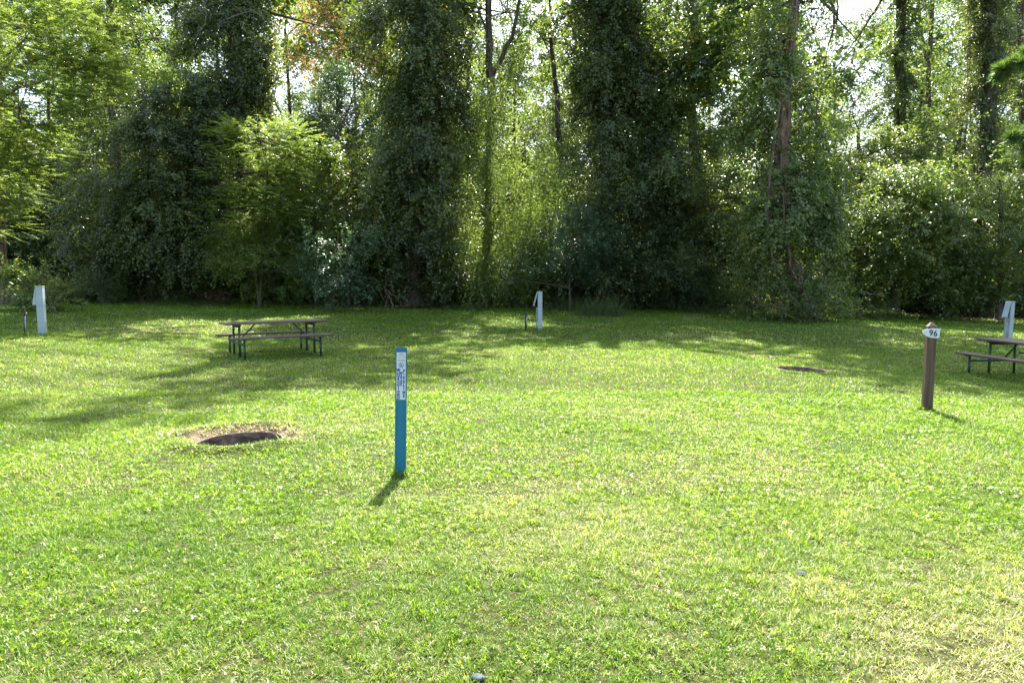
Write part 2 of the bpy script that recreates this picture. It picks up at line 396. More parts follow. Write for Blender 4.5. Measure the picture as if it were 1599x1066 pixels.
for q in ((415, 205, 28.5, 1.5), (445, 245, 28.5, 1.0), (400, 300, 28.5, 1.2), (375, 345, 28.8, .9), (440, 150, 32.5, 1.3), (445, 220, 32.5, 1.0), (240, 70, 33, 2.0), (260, 130, 32, 1.4), (60, 150, 24, 2.6), (140, 90, 25, 1.8), (-10, 280, 23, 1.8), (20, 350, 24, 1.2),
          (528, 388, 27.3, 1.1), (550, 255, 30.5, 1.2), (520, 310, 30.4, .9), (800, 220, 30.3, 2.0), (805, 310, 30, 1.8), (765, 140, 31, 1.5), (740, 230, 31, 1.0), (840, 350, 30, 1.2), (780, 380, 30, 1.1), (890, 365, 29, .9), (1090, 60, 32, 1.8), (1060, 120, 32, 1.2),
          (1400, 205, 30.6, 2.2), (1450, 225, 30.6, 1.6), (1425, 295, 28.0, 2.0), (1380, 315, 27.9, 1.4), (1480, 330, 27.6, 1.1), (1345, 350, 27.8, .9), (1570, 330, 28.5, 1.4), (1335, 160, 34, 1.4), (1440, 205, 32, 1.8), (1195, 330, 25.8, .6), (1275, 130, 25.9, .9),
          (1195, 60, 26, .8), (35, 468, 26, .9), (500, 70, 43, 2.4), (550, 90, 43, 1.8), (1585, 100, 15, .8), (1600, 215, 15, .6), (690, 60, 30.5, .7), (600, 150, 30.5, .6), (1150, 200, 31, .8), (330, 330, 30, .6)):
    shaft(Wp(*q[:3]), q[3])
for q in ((230, 504, .8), (285, 503, 1.0), (335, 505, .7), (510, 510, .9), (535, 513, .5), (345, 530, .6), (300, 537, 1.0), (840, 509, .8), (868, 512, .5), (1060, 511, .6), (1105, 513, .4), (1160, 530, .8),
          (1330, 522, .4), (1400, 522, .8), (1430, 540, .9), (1590, 530, .5), (170, 560, 1.2), (60, 575, 1.6), (230, 575, .8), (1080, 535, .6), (960, 530, .3)):
    shaft(G(q[0], q[1]), q[2], 4)
def shoots(P, D, style, scale=1.0, tb=0.0):
    kk = open_to_sun(P) if not KEEP[0] else np.ones(len(P), bool); P = P[kk]; D = D[kk]
    if isinstance(tb, np.ndarray): tb = tb[kk]
    s = STY[style]; m = s['m']; n = len(P)
    Ls = s['sl']*scale*(.6+.8*rng.random(n)); D = unit(D)
    t = (np.arange(m)+.5)/m
    pos = P[:, None]+D[:, None]*(Ls[:, None, None]*t[None, :, None])
    pos[..., 2] -= s['hang']*.45*(Ls[:, None]*t[None]**1.7)
    pos = pos.reshape(-1, 3)
    tan = np.repeat(D, m, 0).copy(); tan[:, 2] -= np.tile(s['hang']*.7*t, n); tan = unit(tan)
    up = np.zeros_like(tan); up[:, 2] = 1; up += rng.normal(0, .12, up.shape)
    sd = unit(np.cross(tan, up)); sign = np.tile(np.where(np.arange(m) % 2, 1., -1.), n)[:, None]
    if s['frond']:
        ld = tan*.45+sd*sign+rng.normal(0, .12, tan.shape)
        nn = np.repeat(unit(np.stack([rng.normal(0, .28, n), rng.normal(0, .28, n), np.ones(n)], 1)), m, 0)+rng.normal(0, .15, tan.shape)
        jit = 0.0
    else:
        ld = tan*.5+sd*sign*.9+rng.normal(0, .45, tan.shape); ld[:, 2] -= .25+.3*(s['hang'] > 1)
        nn = rng.normal(0, .55, tan.shape); nn[:, 2] += s['flat']
        out = np.repeat(D, m, 0)*np.array([1, 1, .2]); nn += unit(out)*(.9 if s['hang'] >= 1 else .55)
        pos += rng.normal(0, .05*scale, pos.shape)
    L = s['L']*scale*(.45+.75*rng.random(len(pos))+.35*np.repeat(rng.random(n), m)); Wd = s['W']*scale*(.7+.6*rng.random(len(pos)))
    st = np.repeat(rng.normal(0, .10, n)+tb, m)
    tint = np.clip(.45+st+rng.normal(0, .15, len(pos)), 0, 1)
    yl = rng.random(len(pos)) < .006; tint[yl] = 1
    return leaf_arrays(pos, ld, nn, L, Wd, tint)
def blob_shoots(c, r, dens, style, scale=1.0, thr=.40, nf=.75, tb=0.0, inner=.35, seed=0, cut_ground=True):
    "an ellipsoid of foliage made of many separate clumps of leafy shoots"
    rx, ry, rz = r; area = 4*math.pi*((rx*ry)**1.6/3+(rx*rz)**1.6/3+(ry*rz)**1.6/3)**(1/1.6)
    high = style == 'high'
    dens = dens*(1.85 if style not in ('high', 'sparse') else 1.4)*(1.0 if style == 'feather' else 1)
    n = int(area*dens/scale**2); per = {'feather': 12, 'high': 8, 'sparse': 8}.get(style, 26); nc = max(4, int(n/per))
    d = unit(rng.normal(0, 1, (nc, 3))); u = inner+(1-inner)*rng.random(nc)**.6
    lump = .78+.44*fbm(d[:, 0]*1.9+c[0], d[:, 1]*1.9+c[1], d[:, 2]*1.9+c[2], 5+seed, 2)
    CC = np.array(c)+d*u[:, None]*lump[:, None]*np.array(r)
    nz = fbm(CC[:, 0]*nf, CC[:, 1]*nf, CC[:, 2]*nf, 13+seed, 3)
    k = nz > thr+.015
    CC = CC[k]; d = d[k]; nc = len(CC)
    o = unit(d/np.array(r)); rc = .56*scale**.7*(.4+1.3*rng.random(nc)**1.4); 
    if high: rc = .9*(.6+.8*rng.random(nc))
    ct = rng.normal(0, .15, nc)
    o = np.repeat(o, per, 0); rc = np.repeat(rc, per)[:, None]; ct = np.repeat(ct, per); CC = np.repeat(CC, per, 0)
    dd = unit(rng.normal(0, 1, CC.shape)+o*.45+np.array([0, 0, .35]))
    shp = {'vine': (.85, .85, 1.15), 'weep': (.55, .55, 1.9), 'feather': (1.1, 1.1, .30)}.get(style, (1.0, 1.0, .62))
    P = CC+dd*rc*rng.random((len(CC), 1))**.5*np.array(shp)
    if cut_ground:
        k = P[:, 2] > gz(P[:, 0], P[:, 1])+.12; P = P[k]; dd = dd[k]; ct = ct[k]; o = o[k]
    D = dd+o*.3+rng.normal(0, .25, P.shape)
    if style == 'weep': D[:, 2] -= .8
    if style == 'vine': D[:, 2] -= .35
    if style == 'feather': D[:, 2] *= .3; D[:, 2] += .05
    return shoots(P, D, style, scale, tb+ct)
def limb(mb, a, b, r0, r1, n=6, wob=.12, seg=7, sag=0.0):
    a = Vector(a); b = Vector(b); L = (b-a).length; pts = []; rr = []
    off = Vector((random.gauss(0, 1), random.gauss(0, 1), random.gauss(0, .5)))*wob*L*.5
    for i in range(n+1):
        t = i/n; p = a.lerp(b, t)+off*math.sin(math.pi*t)+Vector((random.gauss(0, 1), random.gauss(0, 1), random.gauss(0, .5)))*wob*L*.08*(0 < i < n)
        p.z -= sag*L*math.sin(math.pi*t); pts.append(p); rr.append(r0+(r1-r0)*t)
    mb.tube(pts, rr, seg, cap=False); return pts
def px_blob(px, py, Y, rpx, rpy, rd=None):
    c = Wp(px, py, Y); rx = rpx/F*Y; rz = rpy/F*Y
    return (c.x, c.y, c.z), (rx, rd if rd else min(rx, 2.2), rz)
ALL = []
def plant(name, label, cat, base, trunk, blobs, lm, bm='bark', group=None, twigs=10, kid=('trunk', 'crown')):
    """trunk: list of polylines [(points, r0, r1)], blobs: dicts"""
    base = Vector(base); root = empty(name, base); tag(root, label, cat, group)
    mb = MB()
    for pts, r0, r1 in trunk:
        pts = [Vector(p) for p in pts]
        for i in range(len(pts)-1):
            t0 = i/(len(pts)-1); t1 = (i+1)/(len(pts)-1)
        # resample with a gentle wobble
        res = []; rad = []; m = max(2, 4)
        for i in range(len(pts)-1):
            for j in range(m):
                t = j/m; res.append(pts[i].lerp(pts[i+1], t)); rad.append(r0+(r1-r0)*((i+t)/(len(pts)-1)))
        res.append(pts[-1]); rad.append(r1)
        for i in range(1, len(res)-1): res[i] = res[i]+Vector((random.gauss(0, .25), random.gauss(0, .25), 0))*rad[i]
        if (pts[0]-base).length < 1.0: rad[0] *= 1.35
        mb.tube(res, rad, 10, cap=False, jit=.12)
    top = trunk[0][0] if trunk else [base, base+Vector((0, 0, 1))]
    parts = []
    for i, b in enumerate(blobs):
        KEEP[0] = b.get('keep', False)
        if 'c' in b: c, r = b['c'], b['r']
        else: c, r = px_blob(*b['px'])
        parts.append(blob_shoots(c, r, b.get('dens', 9), b.get('style', 'broad'), b.get('scale', 1.0), b.get('thr', .40), b.get('nf', .75), b.get('tb', 0), b.get('inner', .35), seed=b.get('seed', 0)))
        # limbs reaching into the foliage
        cc = Vector(c)
        cand = [Vector(t_[0][i]).lerp(Vector(t_[0][i+1]), j/6) for t_ in trunk for i in range(len(t_[0])-1) for j in range(7)] or [base]
        near = min(cand, key=lambda p: abs(p.z-(cc.z-r[2]*.5))+.45*(p-cc).length)
        if (near-cc).length > .5: limb(mb, near, cc, min(.02+.012*(near-cc).length, .09), .018, 6, .12)
        for k in range(b.get('tw', twigs)):
            d = Vector((random.gauss(0, 1), random.gauss(0, 1), random.gauss(.2, .8))); d.normalize()
            e = cc+Vector((d.x*r[0], d.y*r[1], d.z*r[2]))*.9
            limb(mb, cc, e, .018, .006, 5, .2, 4)
    KEEP[0] = False
    if mb.v: mb.build(kid[0], M[bm], root, True)
    V, T, C = join(parts)
    link_mesh(kid[1], raw_mesh(kid[1], V, T, C), M[lm], root, True)
    ALL.append((name, len(T)))
    return root
def tr(px0, py0, Y, *ups):
    "trunk polyline from a ground point at depth Y up through photo points"
    p = Wp(px0, py0, Y); p.z = g1(p.x, p.y)-.1; pts = [p]
    for u in ups: pts.append(Wp(u[0], u[1], u[2] if len(u) > 2 else Y))
    return pts
def B(px, py, Y, rx, ry, rd=None, **k): k['px'] = (px, py, Y, rx, ry, rd); return k
def H(px, py, h, r, **k):
    "hidden high crown that shades the lawn at photo point px, py"
    p = Sh(px, py, h); k['c'] = tuple(p); k['r'] = (r, r, r*.6) if not isinstance(r, tuple) else r
    k.setdefault('style', 'high'); k.setdefault('dens', 4.6); k.setdefault('tw', 3); k.setdefault('thr', .42); k.setdefault('inner', .2); return k

# --- left edge: feathery bright tree
p = tr(0, 484, 27.5, (-4, 300), (-8, 120), (-10, -250))
plant('locust_tree', 'feathery bright yellow-green tree whose trunk stands at the left edge behind the pale pedestal', 'tree', p[0],
      [(p, .40, .22), (tr(22, 484, 27.5, (8, 440), (6, 380)), .16, .1)],
      [B(60, 50, 26, 120, 80, 1.4, style='feather', dens=15, thr=.40, nf=1.1, tb=.15), B(20, 220, 25, 95, 90, 1.2, style='feather', dens=15, thr=.40, nf=1.1, tb=.1), B(150, 60, 26, 60, 60, 1.2, style='feather', dens=12, thr=.42), B(40, 60, 24, 110, 75, 2.0, style='feather', dens=15, thr=.45, nf=1.1), B(30, 170, 23, 105, 60, 1.6, style='feather', dens=17, thr=.44, nf=1.1),
       B(-20, 270, 23, 65, 70, 1.6, style='feather', dens=17, thr=.42, nf=1.1), B(120, 110, 24, 65, 45, 1.3, style='feather', dens=15, thr=.46, nf=1.2),
       B(110, 20, 25, 80, 35, 1.3, style='feather', dens=14, thr=.46, nf=1.1), B(-10, 350, 24, 30, 25, 1.0, style='feather', dens=11, thr=.45, nf=1.2),
       H(60, 500, 17, 2.2)], 'bright_green', 'bark_tan')
# --- upper left broadleaf behind it
p = tr(175, 475, 35, (180, 300), (175, 100), (170, -300))
plant('broadleaf_tree', 'tall sunlit broadleaf tree behind the feathery tree, filling the upper left', 'tree', p[0], [(p, .32, .15)],
      [B(240, 60, 33, 75, 75, 1.8, dens=9, style='broad', tb=.1), B(170, 90, 35, 80, 100, 2, dens=7), B(250, 150, 32, 70, 35, 1.3, dens=10, tb=.15), B(160, -60, 34, 110, 80, 2.0, dens=2.5, scale=1.5),
       H(120, 500, 18, 2.2), H(190, 490, 17, 2.0), H(30, 515, 20, 1.8)], 'mid_green')
# --- dark mound of vines
p = tr(235, 476, 32, (240, 350), (235, 240))
plant('vine_mound', 'big dark rounded mound of vines over a small tree, left of the picnic table', 'vines', p[0], [(p, .22, .12), (tr(300, 474, 31.5, (290, 400), (270, 300)), .1, .06)],
      [B(225, 255, 31, 105, 95, 2.6, style='vine', dens=13, thr=.33), B(280, 330, 30.5, 95, 90, 2.2, style='vine', dens=11, thr=.36), B(190, 370, 31.5, 90, 80, 2.2, style='vine', dens=10, thr=.36),
       B(300, 190, 32, 60, 55, 1.6, style='vine', dens=11, thr=.36), B(240, 430, 31.5, 110, 40, 1.5, style='vine', dens=5, thr=.46)], 'dark_green')
# --- tall vine-hung tree left
p = tr(385, 474, 34, (385, 330), (372, 150), (368, 0), (360, -420))
plant('vine_covered_tree', 'tall dark ivy-draped tree behind the small feathery sapling, bare twigs near its top', 'tree', p[0], [(p, .45, .28)],
      [B(365, 60, 33, 62, 110, 2, style='vine', dens=12, thr=.36), B(365, 230, 33, 70, 110, 2, style='vine', dens=11, thr=.37), B(425, 130, 32.5, 38, 75, 1.3, style='vine', dens=12, thr=.42, tb=.25),
       B(445, 230, 32.5, 28, 60, 1.1, style='vine', dens=11, thr=.44, tb=.25), B(370, -110, 33, 90, 90, 2.5, style='broad', dens=2.2, scale=1.5),
       H(420, 585, 24, 1.7), H(330, 600, 25, 1.2), H(240, 628, 26, .7), H(120, 650, 27, .5), H(500, 565, 22, 1.6), H(410, 545, 20, 1.5), H(380, 484, 15, 1.8), H(180, 560, 23, .5), H(120, 512, 17, 1.6), H(40, 500, 16, 1.6), H(220, 522, 19, 1.0), H(430, 525, 18, 1.6)], 'dark_green')
# --- small feathery sapling
p = tr(405, 476, 29, (412, 380), (418, 260), (400, 200))
plant('locust_sapling', 'small bright feathery sapling in front of the dark ivy above the left picnic table', 'tree', p[0], [(p, .06, .03), (tr(405, 476, 29, (395, 400), (370, 330)), .04, .02)],
      [B(405, 220, 28.5, 72, 28, 1.2, style='feather', dens=15, thr=.46, nf=1.3, tb=.15), B(395, 270, 28.5, 52, 32, 1.1, style='feather', dens=17, thr=.45, nf=1.3), B(420, 320, 28.8, 62, 30, 1.1, style='feather', dens=17, thr=.45, nf=1.3),
       B(375, 350, 29, 48, 30, 1.0, style='feather', dens=15, thr=.44, nf=1.3), B(400, 395, 29.3, 60, 28, .9, style='small', dens=9, thr=.44), B(420, 425, 28.4, 85, 50, .7, style='small', dens=11, thr=.38), B(360, 400, 28.9, 40, 50, .7, style='small', dens=10, thr=.4), B(450, 245, 28.7, 32, 34, .8, style='feather', dens=15, thr=.42)], 'bright_green')
# --- autumn tree
p = tr(525, 470, 44, (530, 200), (531, 60), (530, -120))
plant('autumn_tree', 'distant tree with orange-brown leaves and a slim dark trunk in the upper left', 'tree', p[0], [(p, .22, .16), ([Wp(530, 60, 44), Wp(500, 10, 44), Wp(480, -50, 44)], .08, .04), ([Wp(531, 90, 44), Wp(570, 40, 44), Wp(600, -20, 44)], .07, .04)],
      [B(490, 40, 43, 55, 45, 2.2, style='sparse', dens=7, thr=.45), B(520, 100, 43, 70, 30, 2.2, style='sparse', dens=7, thr=.44), B(570, 60, 44, 40, 40, 2, style='sparse', dens=4, thr=.5)], 'autumn')
# --- shrubs between sapling and central column
p = tr(530, 476, 33, (530, 350), (525, 220))
plant('shrub', 'tall grey-green shrub under the orange tree with arching bare twigs', 'shrub', p[0], [(p, .12, .06)],
      [B(525, 170, 34, 70, 55, 2, style='small', dens=14, thr=.40), B(500, 230, 33, 60, 50, 1.6, style='small', dens=13, thr=.42), B(560, 130, 35, 50, 50, 2, style='small', dens=10)], 'bluish', kid=('stems', 'foliage'))
p = tr(545, 478, 31, (545, 420), (540, 300))
plant('shrub', 'sunlit shrub leaning against the left side of the thick central ivy column', 'shrub', p[0], [(p, .10, .05)],
      [B(550, 270, 30.5, 52, 50, 1.3, style='broad', dens=11, tb=.1), B(530, 330, 30.5, 65, 45, 1.4, style='broad', dens=10), B(500, 420, 31.5, 80, 55, 1.5, dens=7, thr=.42), B(585, 350, 31, 40, 70, 1.3, dens=8)], 'mid_green', kid=('stems', 'foliage'))
p = tr(520, 480, 28, (522, 430), (525, 395))
plant('shrub', 'low silvery-leaved shrub catching the sun to the right of the picnic table', 'shrub', p[0], [(p, .05, .03)],
      [B(528, 388, 27.3, 46, 22, 1.1, style='broad', dens=13, thr=.42, nf=1.2), B(525, 435, 27.6, 60, 38, .8, style='small', dens=11, thr=.38)], 'bluish', kid=('stems', 'foliage'))
# --- big dark column centre-left
p = tr(645, 480, 31, (650, 330), (655, 150), (660, -20), (660, -450))
plant('vine_covered_tree', 'widest dark ivy-covered tree, left of the sky gap and above the blue marker', 'tree', p[0], [(p, .5, .3)],
      [B(657, 20, 30.7, 30, 120, .9, style='vine', dens=13, thr=.32, keep=True), B(650, 60, 30.5, 82, 100, 2.4, style='vine', dens=13, thr=.34), B(655, 200, 30.5, 78, 100, 2.3, style='vine', dens=13, thr=.34), B(650, 320, 30.3, 85, 80, 2.3, style='vine', dens=12, thr=.35),
       B(650, 410, 30.3, 90, 45, 1.8, style='broad', dens=9, thr=.38), B(600, 130, 31, 35, 110, 1.2, style='vine', dens=9, thr=.42, tb=.1), B(650, -110, 30.5, 100, 90, 2.5, style='broad', dens=2.2, scale=1.5),
       H(640, 515, 17, 2.2), H(710, 497, 15, 2.0), H(560, 575, 22, 1.5), H(600, 545, 20, 1.8), H(740, 530, 18, 1.2), H(800, 540, 19, .8), H(560, 520, 18, 1.4), H(680, 520, 17, 1.0), H(640, 498, 15, 1.6), H(760, 500, 15, 1.3)], 'dark_green')
# --- weeping bright tree centre
p = tr(760, 478, 32, (765, 330), (768, 160), (764, 40), (755, -260))
plant('weeping_tree', 'light green tree with drooping leafy strands right under the central sky gap', 'tree', p[0], [(p, .26, .12), ([Wp(766, 120, 32), Wp(800, 60, 32), Wp(822, -60, 32)], .12, .06), ([Wp(765, 60, 32), Wp(740, 0, 32)], .07, .03)],
      [B(735, 225, 31, 34, 70, 1.0, style='weep', dens=9, thr=.42), B(845, 290, 30.2, 30, 60, .9, style='weep', dens=9, thr=.44), B(765, 380, 30.2, 50, 45, 1.0, style='weep', dens=9, thr=.42), B(775, 165, 31, 55, 45, 1.4, style='weep', dens=10, thr=.42), B(800, 230, 30.3, 48, 60, 1.3, style='weep', dens=11, thr=.41), B(795, 310, 30, 50, 55, 1.2, style='weep', dens=11, thr=.42),
       B(830, 355, 30, 38, 40, 1.1, style='weep', dens=9, thr=.44), B(735, 130, 32, 35, 50, 1.2, style='weep', dens=8, thr=.44), B(750, 250, 31.5, 30, 80, 1.2, style='weep', dens=7, thr=.44),
       B(790, 20, 34, 80, 45, 2.2, style='sparse', dens=1.6, thr=.52)], 'bright_green')
# --- centre-right twiggy tree
p = tr(880, 478, 36, (880, 300), (870, 150), (860, 60))
plant('understory_tree', 'brownish shaded tree behind the long arching bare branches in the centre', 'tree', p[0], [(p, .2, .1)],
      [B(870, 190, 36, 70, 75, 2, style='small', dens=10, thr=.42), B(870, 300, 35, 70, 60, 2, style='small', dens=9, thr=.42), B(860, 90, 37, 60, 45, 2, style='sparse', dens=6, thr=.45)], 'mid_green')
# --- dark column centre-right
p = tr(945, 480, 32, (950, 300), (948, 100), (945, -40), (940, -240))
plant('vine_covered_tree', 'slender dark ivy-covered tree to the right of the sky gap and arching branches', 'tree', p[0], [(p, .42, .28)],
      [B(945, 30, 31.7, 24, 120, .8, style='vine', dens=13, thr=.32, keep=True), B(940, 60, 31.5, 48, 100, 1.7, style='vine', dens=14, thr=.34), B(948, 190, 31.3, 45, 90, 1.7, style='vine', dens=13, thr=.35), B(965, 300, 31, 60, 80, 1.8, style='vine', dens=11, thr=.36),
       B(1010, 150, 32, 48, 120, 1.8, style='vine', dens=10, thr=.38), B(940, -90, 31.5, 90, 80, 2.2, style='broad', dens=2.2, scale=1.5),
       H(900, 520, 17, 2.2), H(830, 500, 14, 1.2), H(980, 515, 17, 2.2), H(880, 530, 19, .9)], 'dark_green')
# --- centre shrub, flare haze over it put into the bluish leaf colour
p = tr(890, 480, 29.5, (890, 430), (890, 380))
plant('shrub', 'shrub with haze put into its pale bluish leaf colour, directly behind the central pedestal', 'shrub', p[0], [(p, .06, .04)],
      [B(890, 370, 29, 60, 42, 1.5, style='small', dens=18, thr=.36), B(880, 430, 29.5, 70, 35, 1.3, style='small', dens=10, thr=.42), B(780, 430, 30, 60, 35, 1.2, style='small', dens=9, thr=.42)], 'bluish', kid=('stems', 'foliage'))
# --- bushy sunlit top
p = tr(1085, 480, 34, (1085, 300), (1080, 150), (1075, -200))
plant('broadleaf_tree', 'bushy tree with sunlit rounded top, left of the tree with the bare brown trunk', 'tree', p[0], [(p, .3, .16)],
      [B(1090, 75, 32, 72, 48, 1.8, style='vine', dens=12, thr=.38, tb=.15), B(1060, 130, 32, 60, 55, 1.8, style='vine', dens=10, thr=.38, tb=.05), B(1120, 30, 33, 60, 45, 1.8, style='broad', dens=7, thr=.42),
       B(1070, -80, 33, 100, 70, 2.2, style='broad', dens=4, scale=1.5), H(1060, 498, 14, 1.8), H(960, 497, 14, 1.6), H(1010, 515, 17, 1.2), H(1060, 522, 17, 1.2), H(1130, 510, 17, 2.2), H(1100, 540, 20, 1.0)], 'mid_green')
p = tr(1080, 482, 31, (1080, 400), (1075, 300))
plant('shrub', 'large shadowy shrub thicket left of the brown trunked tree, above the low ferny plants', 'shrub', p[0], [(p, .12, .06), (tr(1020, 482, 31.5, (1010, 400), (1000, 330)), .08, .05)],
      [B(1060, 250, 31.5, 80, 70, 2, style='vine', dens=10, thr=.38), B(1105, 335, 29.6, 62, 58, 1.5, style='broad', dens=12, thr=.36, inner=.75), B(1010, 345, 30.2, 62, 52, 1.5, style='broad', dens=12, thr=.36, inner=.75), B(1050, 425, 29.4, 80, 36, 1.1, style='small', dens=13, thr=.36, inner=.7), B(975, 420, 29.8, 50, 40, 1.1, style='broad', dens=11, thr=.36, inner=.7)], 'dark_green', kid=('stems', 'foliage'))
# --- vine tree with visible trunk
Y = 25.7
p = tr(1248, 498, Y, (1232, 400), (1215, 300), (1222, 220), (1232, 120), (1240, 0), (1246, -420))
def vines(root, specs, mname='bark_tan', name='vine_stem'):
    for (pts, r) in specs:
        mb = MB(); res = []
        pts = [Vector(q) for q in pts]
        for i in range(len(pts)-1):
            for j in range(5):
                res.append(pts[i].lerp(pts[i+1], j/5)+Vector((random.gauss(0, .03), random.gauss(0, .03), random.gauss(0, .03))))
        res.append(pts[-1]); mb.tube(res, [r*(1-.4*i/len(res)) for i in range(len(res))], 6, cap=True, jit=.2); mb.build(name, M[mname], root, True)
vt = plant('vine_covered_tree', 'nearest big tree with bare tan-brown trunk showing above thick vines, at right', 'tree', p[0], [(p, .26, .17)],
      [B(1195, 200, 26.4, 32, 90, 1.0, style='vine', dens=9, thr=.42, tb=.1), B(1275, 170, 26.5, 38, 130, 1.1, style='vine', dens=11, thr=.38), B(1195, 60, 26.4, 36, 80, 1.0, style='vine', dens=7, thr=.45, tb=.2),
       B(1270, 50, 26.4, 42, 70, 1.2, style='vine', dens=8, thr=.42, tb=.1), B(1225, 300, 25.0, 36, 100, .5, style='vine', dens=10, thr=.36, tb=.1, keep=True), B(1235, 420, 25.0, 66, 62, .6, style='small', dens=13, thr=.36, keep=True), B(1205, 120, 25.2, 22, 110, .5, style='vine', dens=9, thr=.4, tb=.2), B(1240, 474, 24.8, 85, 24, .6, style='small', dens=10, thr=.38), B(1265, 320, 25.7, 48, 90, 1.2, style='vine', dens=12, thr=.36), B(1195, 340, 25.8, 24, 90, .8, style='vine', dens=7, thr=.46, tb=.15),
       B(1270, 420, 25.8, 55, 60, 1.2, style='vine', dens=9, thr=.42), B(1205, 440, 25.8, 38, 45, 1.0, style='small', dens=11, thr=.42), B(1290, 470, 26, 50, 30, .9, style='small', dens=10, thr=.42),
       B(1240, -90, 26, 100, 90, 2.4, style='broad', dens=2.2, scale=1.5), H(1160, 508, 11, 1.6), H(1230, 507, 11, 1.6), H(1230, 520, 13, 1.8), H(1290, 530, 14, 1.6), H(1330, 520, 13, 1.6), H(1380, 570, 17, 1.6), H(1250, 550, 17, 1.1), H(1450, 590, 19, 1.5), H(1530, 600, 21, 1.3), H(1330, 555, 17, 1.2), H(1400, 500, 13, 1.8), H(1500, 505, 14, 1.8), H(1500, 575, 19, 1.6)], 'mid_green', 'bark_tan')
vs = []
for (a, r) in (([(1262, 498), (1240, 470), (1222, 440), (1205, 400), (1197, 330), (1205, 240), (1218, 160)], .055), ([(1245, 498), (1262, 470), (1240, 430), (1228, 380), (1222, 300)], .05), ([(1275, 498), (1255, 460), (1250, 420), (1235, 395)], .045),
               ([(1228, 498), (1212, 470), (1196, 440), (1190, 420)], .03), ([(1260, 497), (1285, 460), (1290, 430)], .03), ([(1215, 498), (1225, 460), (1205, 430), (1185, 425), (1180, 460)], .022), ([(1240, 400), (1255, 420), (1245, 450), (1240, 497)], .03)):
    vs.append(([Wp(x_, y_, Y-1.0-.1*(i % 2)) for i, (x_, y_) in enumerate(a)], r))
vines(vt, vs, 'bark_tan')
# --- sunlit mound right
p = tr(1400, 488, 30, (1400, 400), (1400, 300))
plant('vine_mound', 'sunlit glossy leafy mound filling the thicket between the brown trunked tree and the 96 post', 'vines', p[0], [(p, .15, .08)],
      [B(1400, 240, 30.8, 85, 45, 1.6, style='broad', dens=12, thr=.36, tb=.1, inner=.72), B(1330, 265, 30.2, 45, 50, 1.3, style='broad', dens=11, thr=.38, inner=.7), B(1425, 345, 28.2, 78, 62, 1.7, style='broad', dens=13, thr=.36, tb=.1, inner=.75), B(1345, 400, 27.9, 42, 60, 1.1, style='broad', dens=11, thr=.38, inner=.7),
       B(1450, 430, 28.6, 90, 45, 1.3, style='broad', dens=9, thr=.4, inner=.6), B(1492, 360, 27.6, 26, 36, .8, style='vine', dens=12, thr=.42, tb=.3), B(1400, 330, 30.4, 90, 50, 1.2, style='broad', dens=7)], 'mid_green', kid=('stems', 'foliage'))
p = tr(1340, 488, 34, (1345, 300), (1340, 200))
plant('shrub', 'bright yellow-green bushy tree behind the glossy mound, below the right-hand sky gap', 'shrub', p[0], [(p, .14, .08)],
      [B(1335, 160, 34, 45, 45, 1.6, style='broad', dens=9, tb=.1), B(1440, 215, 32, 90, 35, 1.8, style='broad', dens=10, tb=.1)], 'bright_green', kid=('stems', 'foliage'))
p = tr(1560, 490, 29, (1565, 400), (1560, 280))
plant('shrub', 'tall mixed green shrub behind the right-hand picnic table and pedestal', 'shrub', p[0], [(p, .14, .08)],
      [B(1540, 270, 30, 70, 55, 2, style='broad', dens=10), B(1570, 360, 28.5, 75, 70, 1.8, style='small', dens=14, tb=.1), B(1540, 440, 28.5, 100, 45, 1.5, style='broad', dens=8, thr=.42), B(1640, 300, 29.5, 70, 120, 2, style='broad', dens=7)], 'mid_green', kid=('stems', 'foliage'))
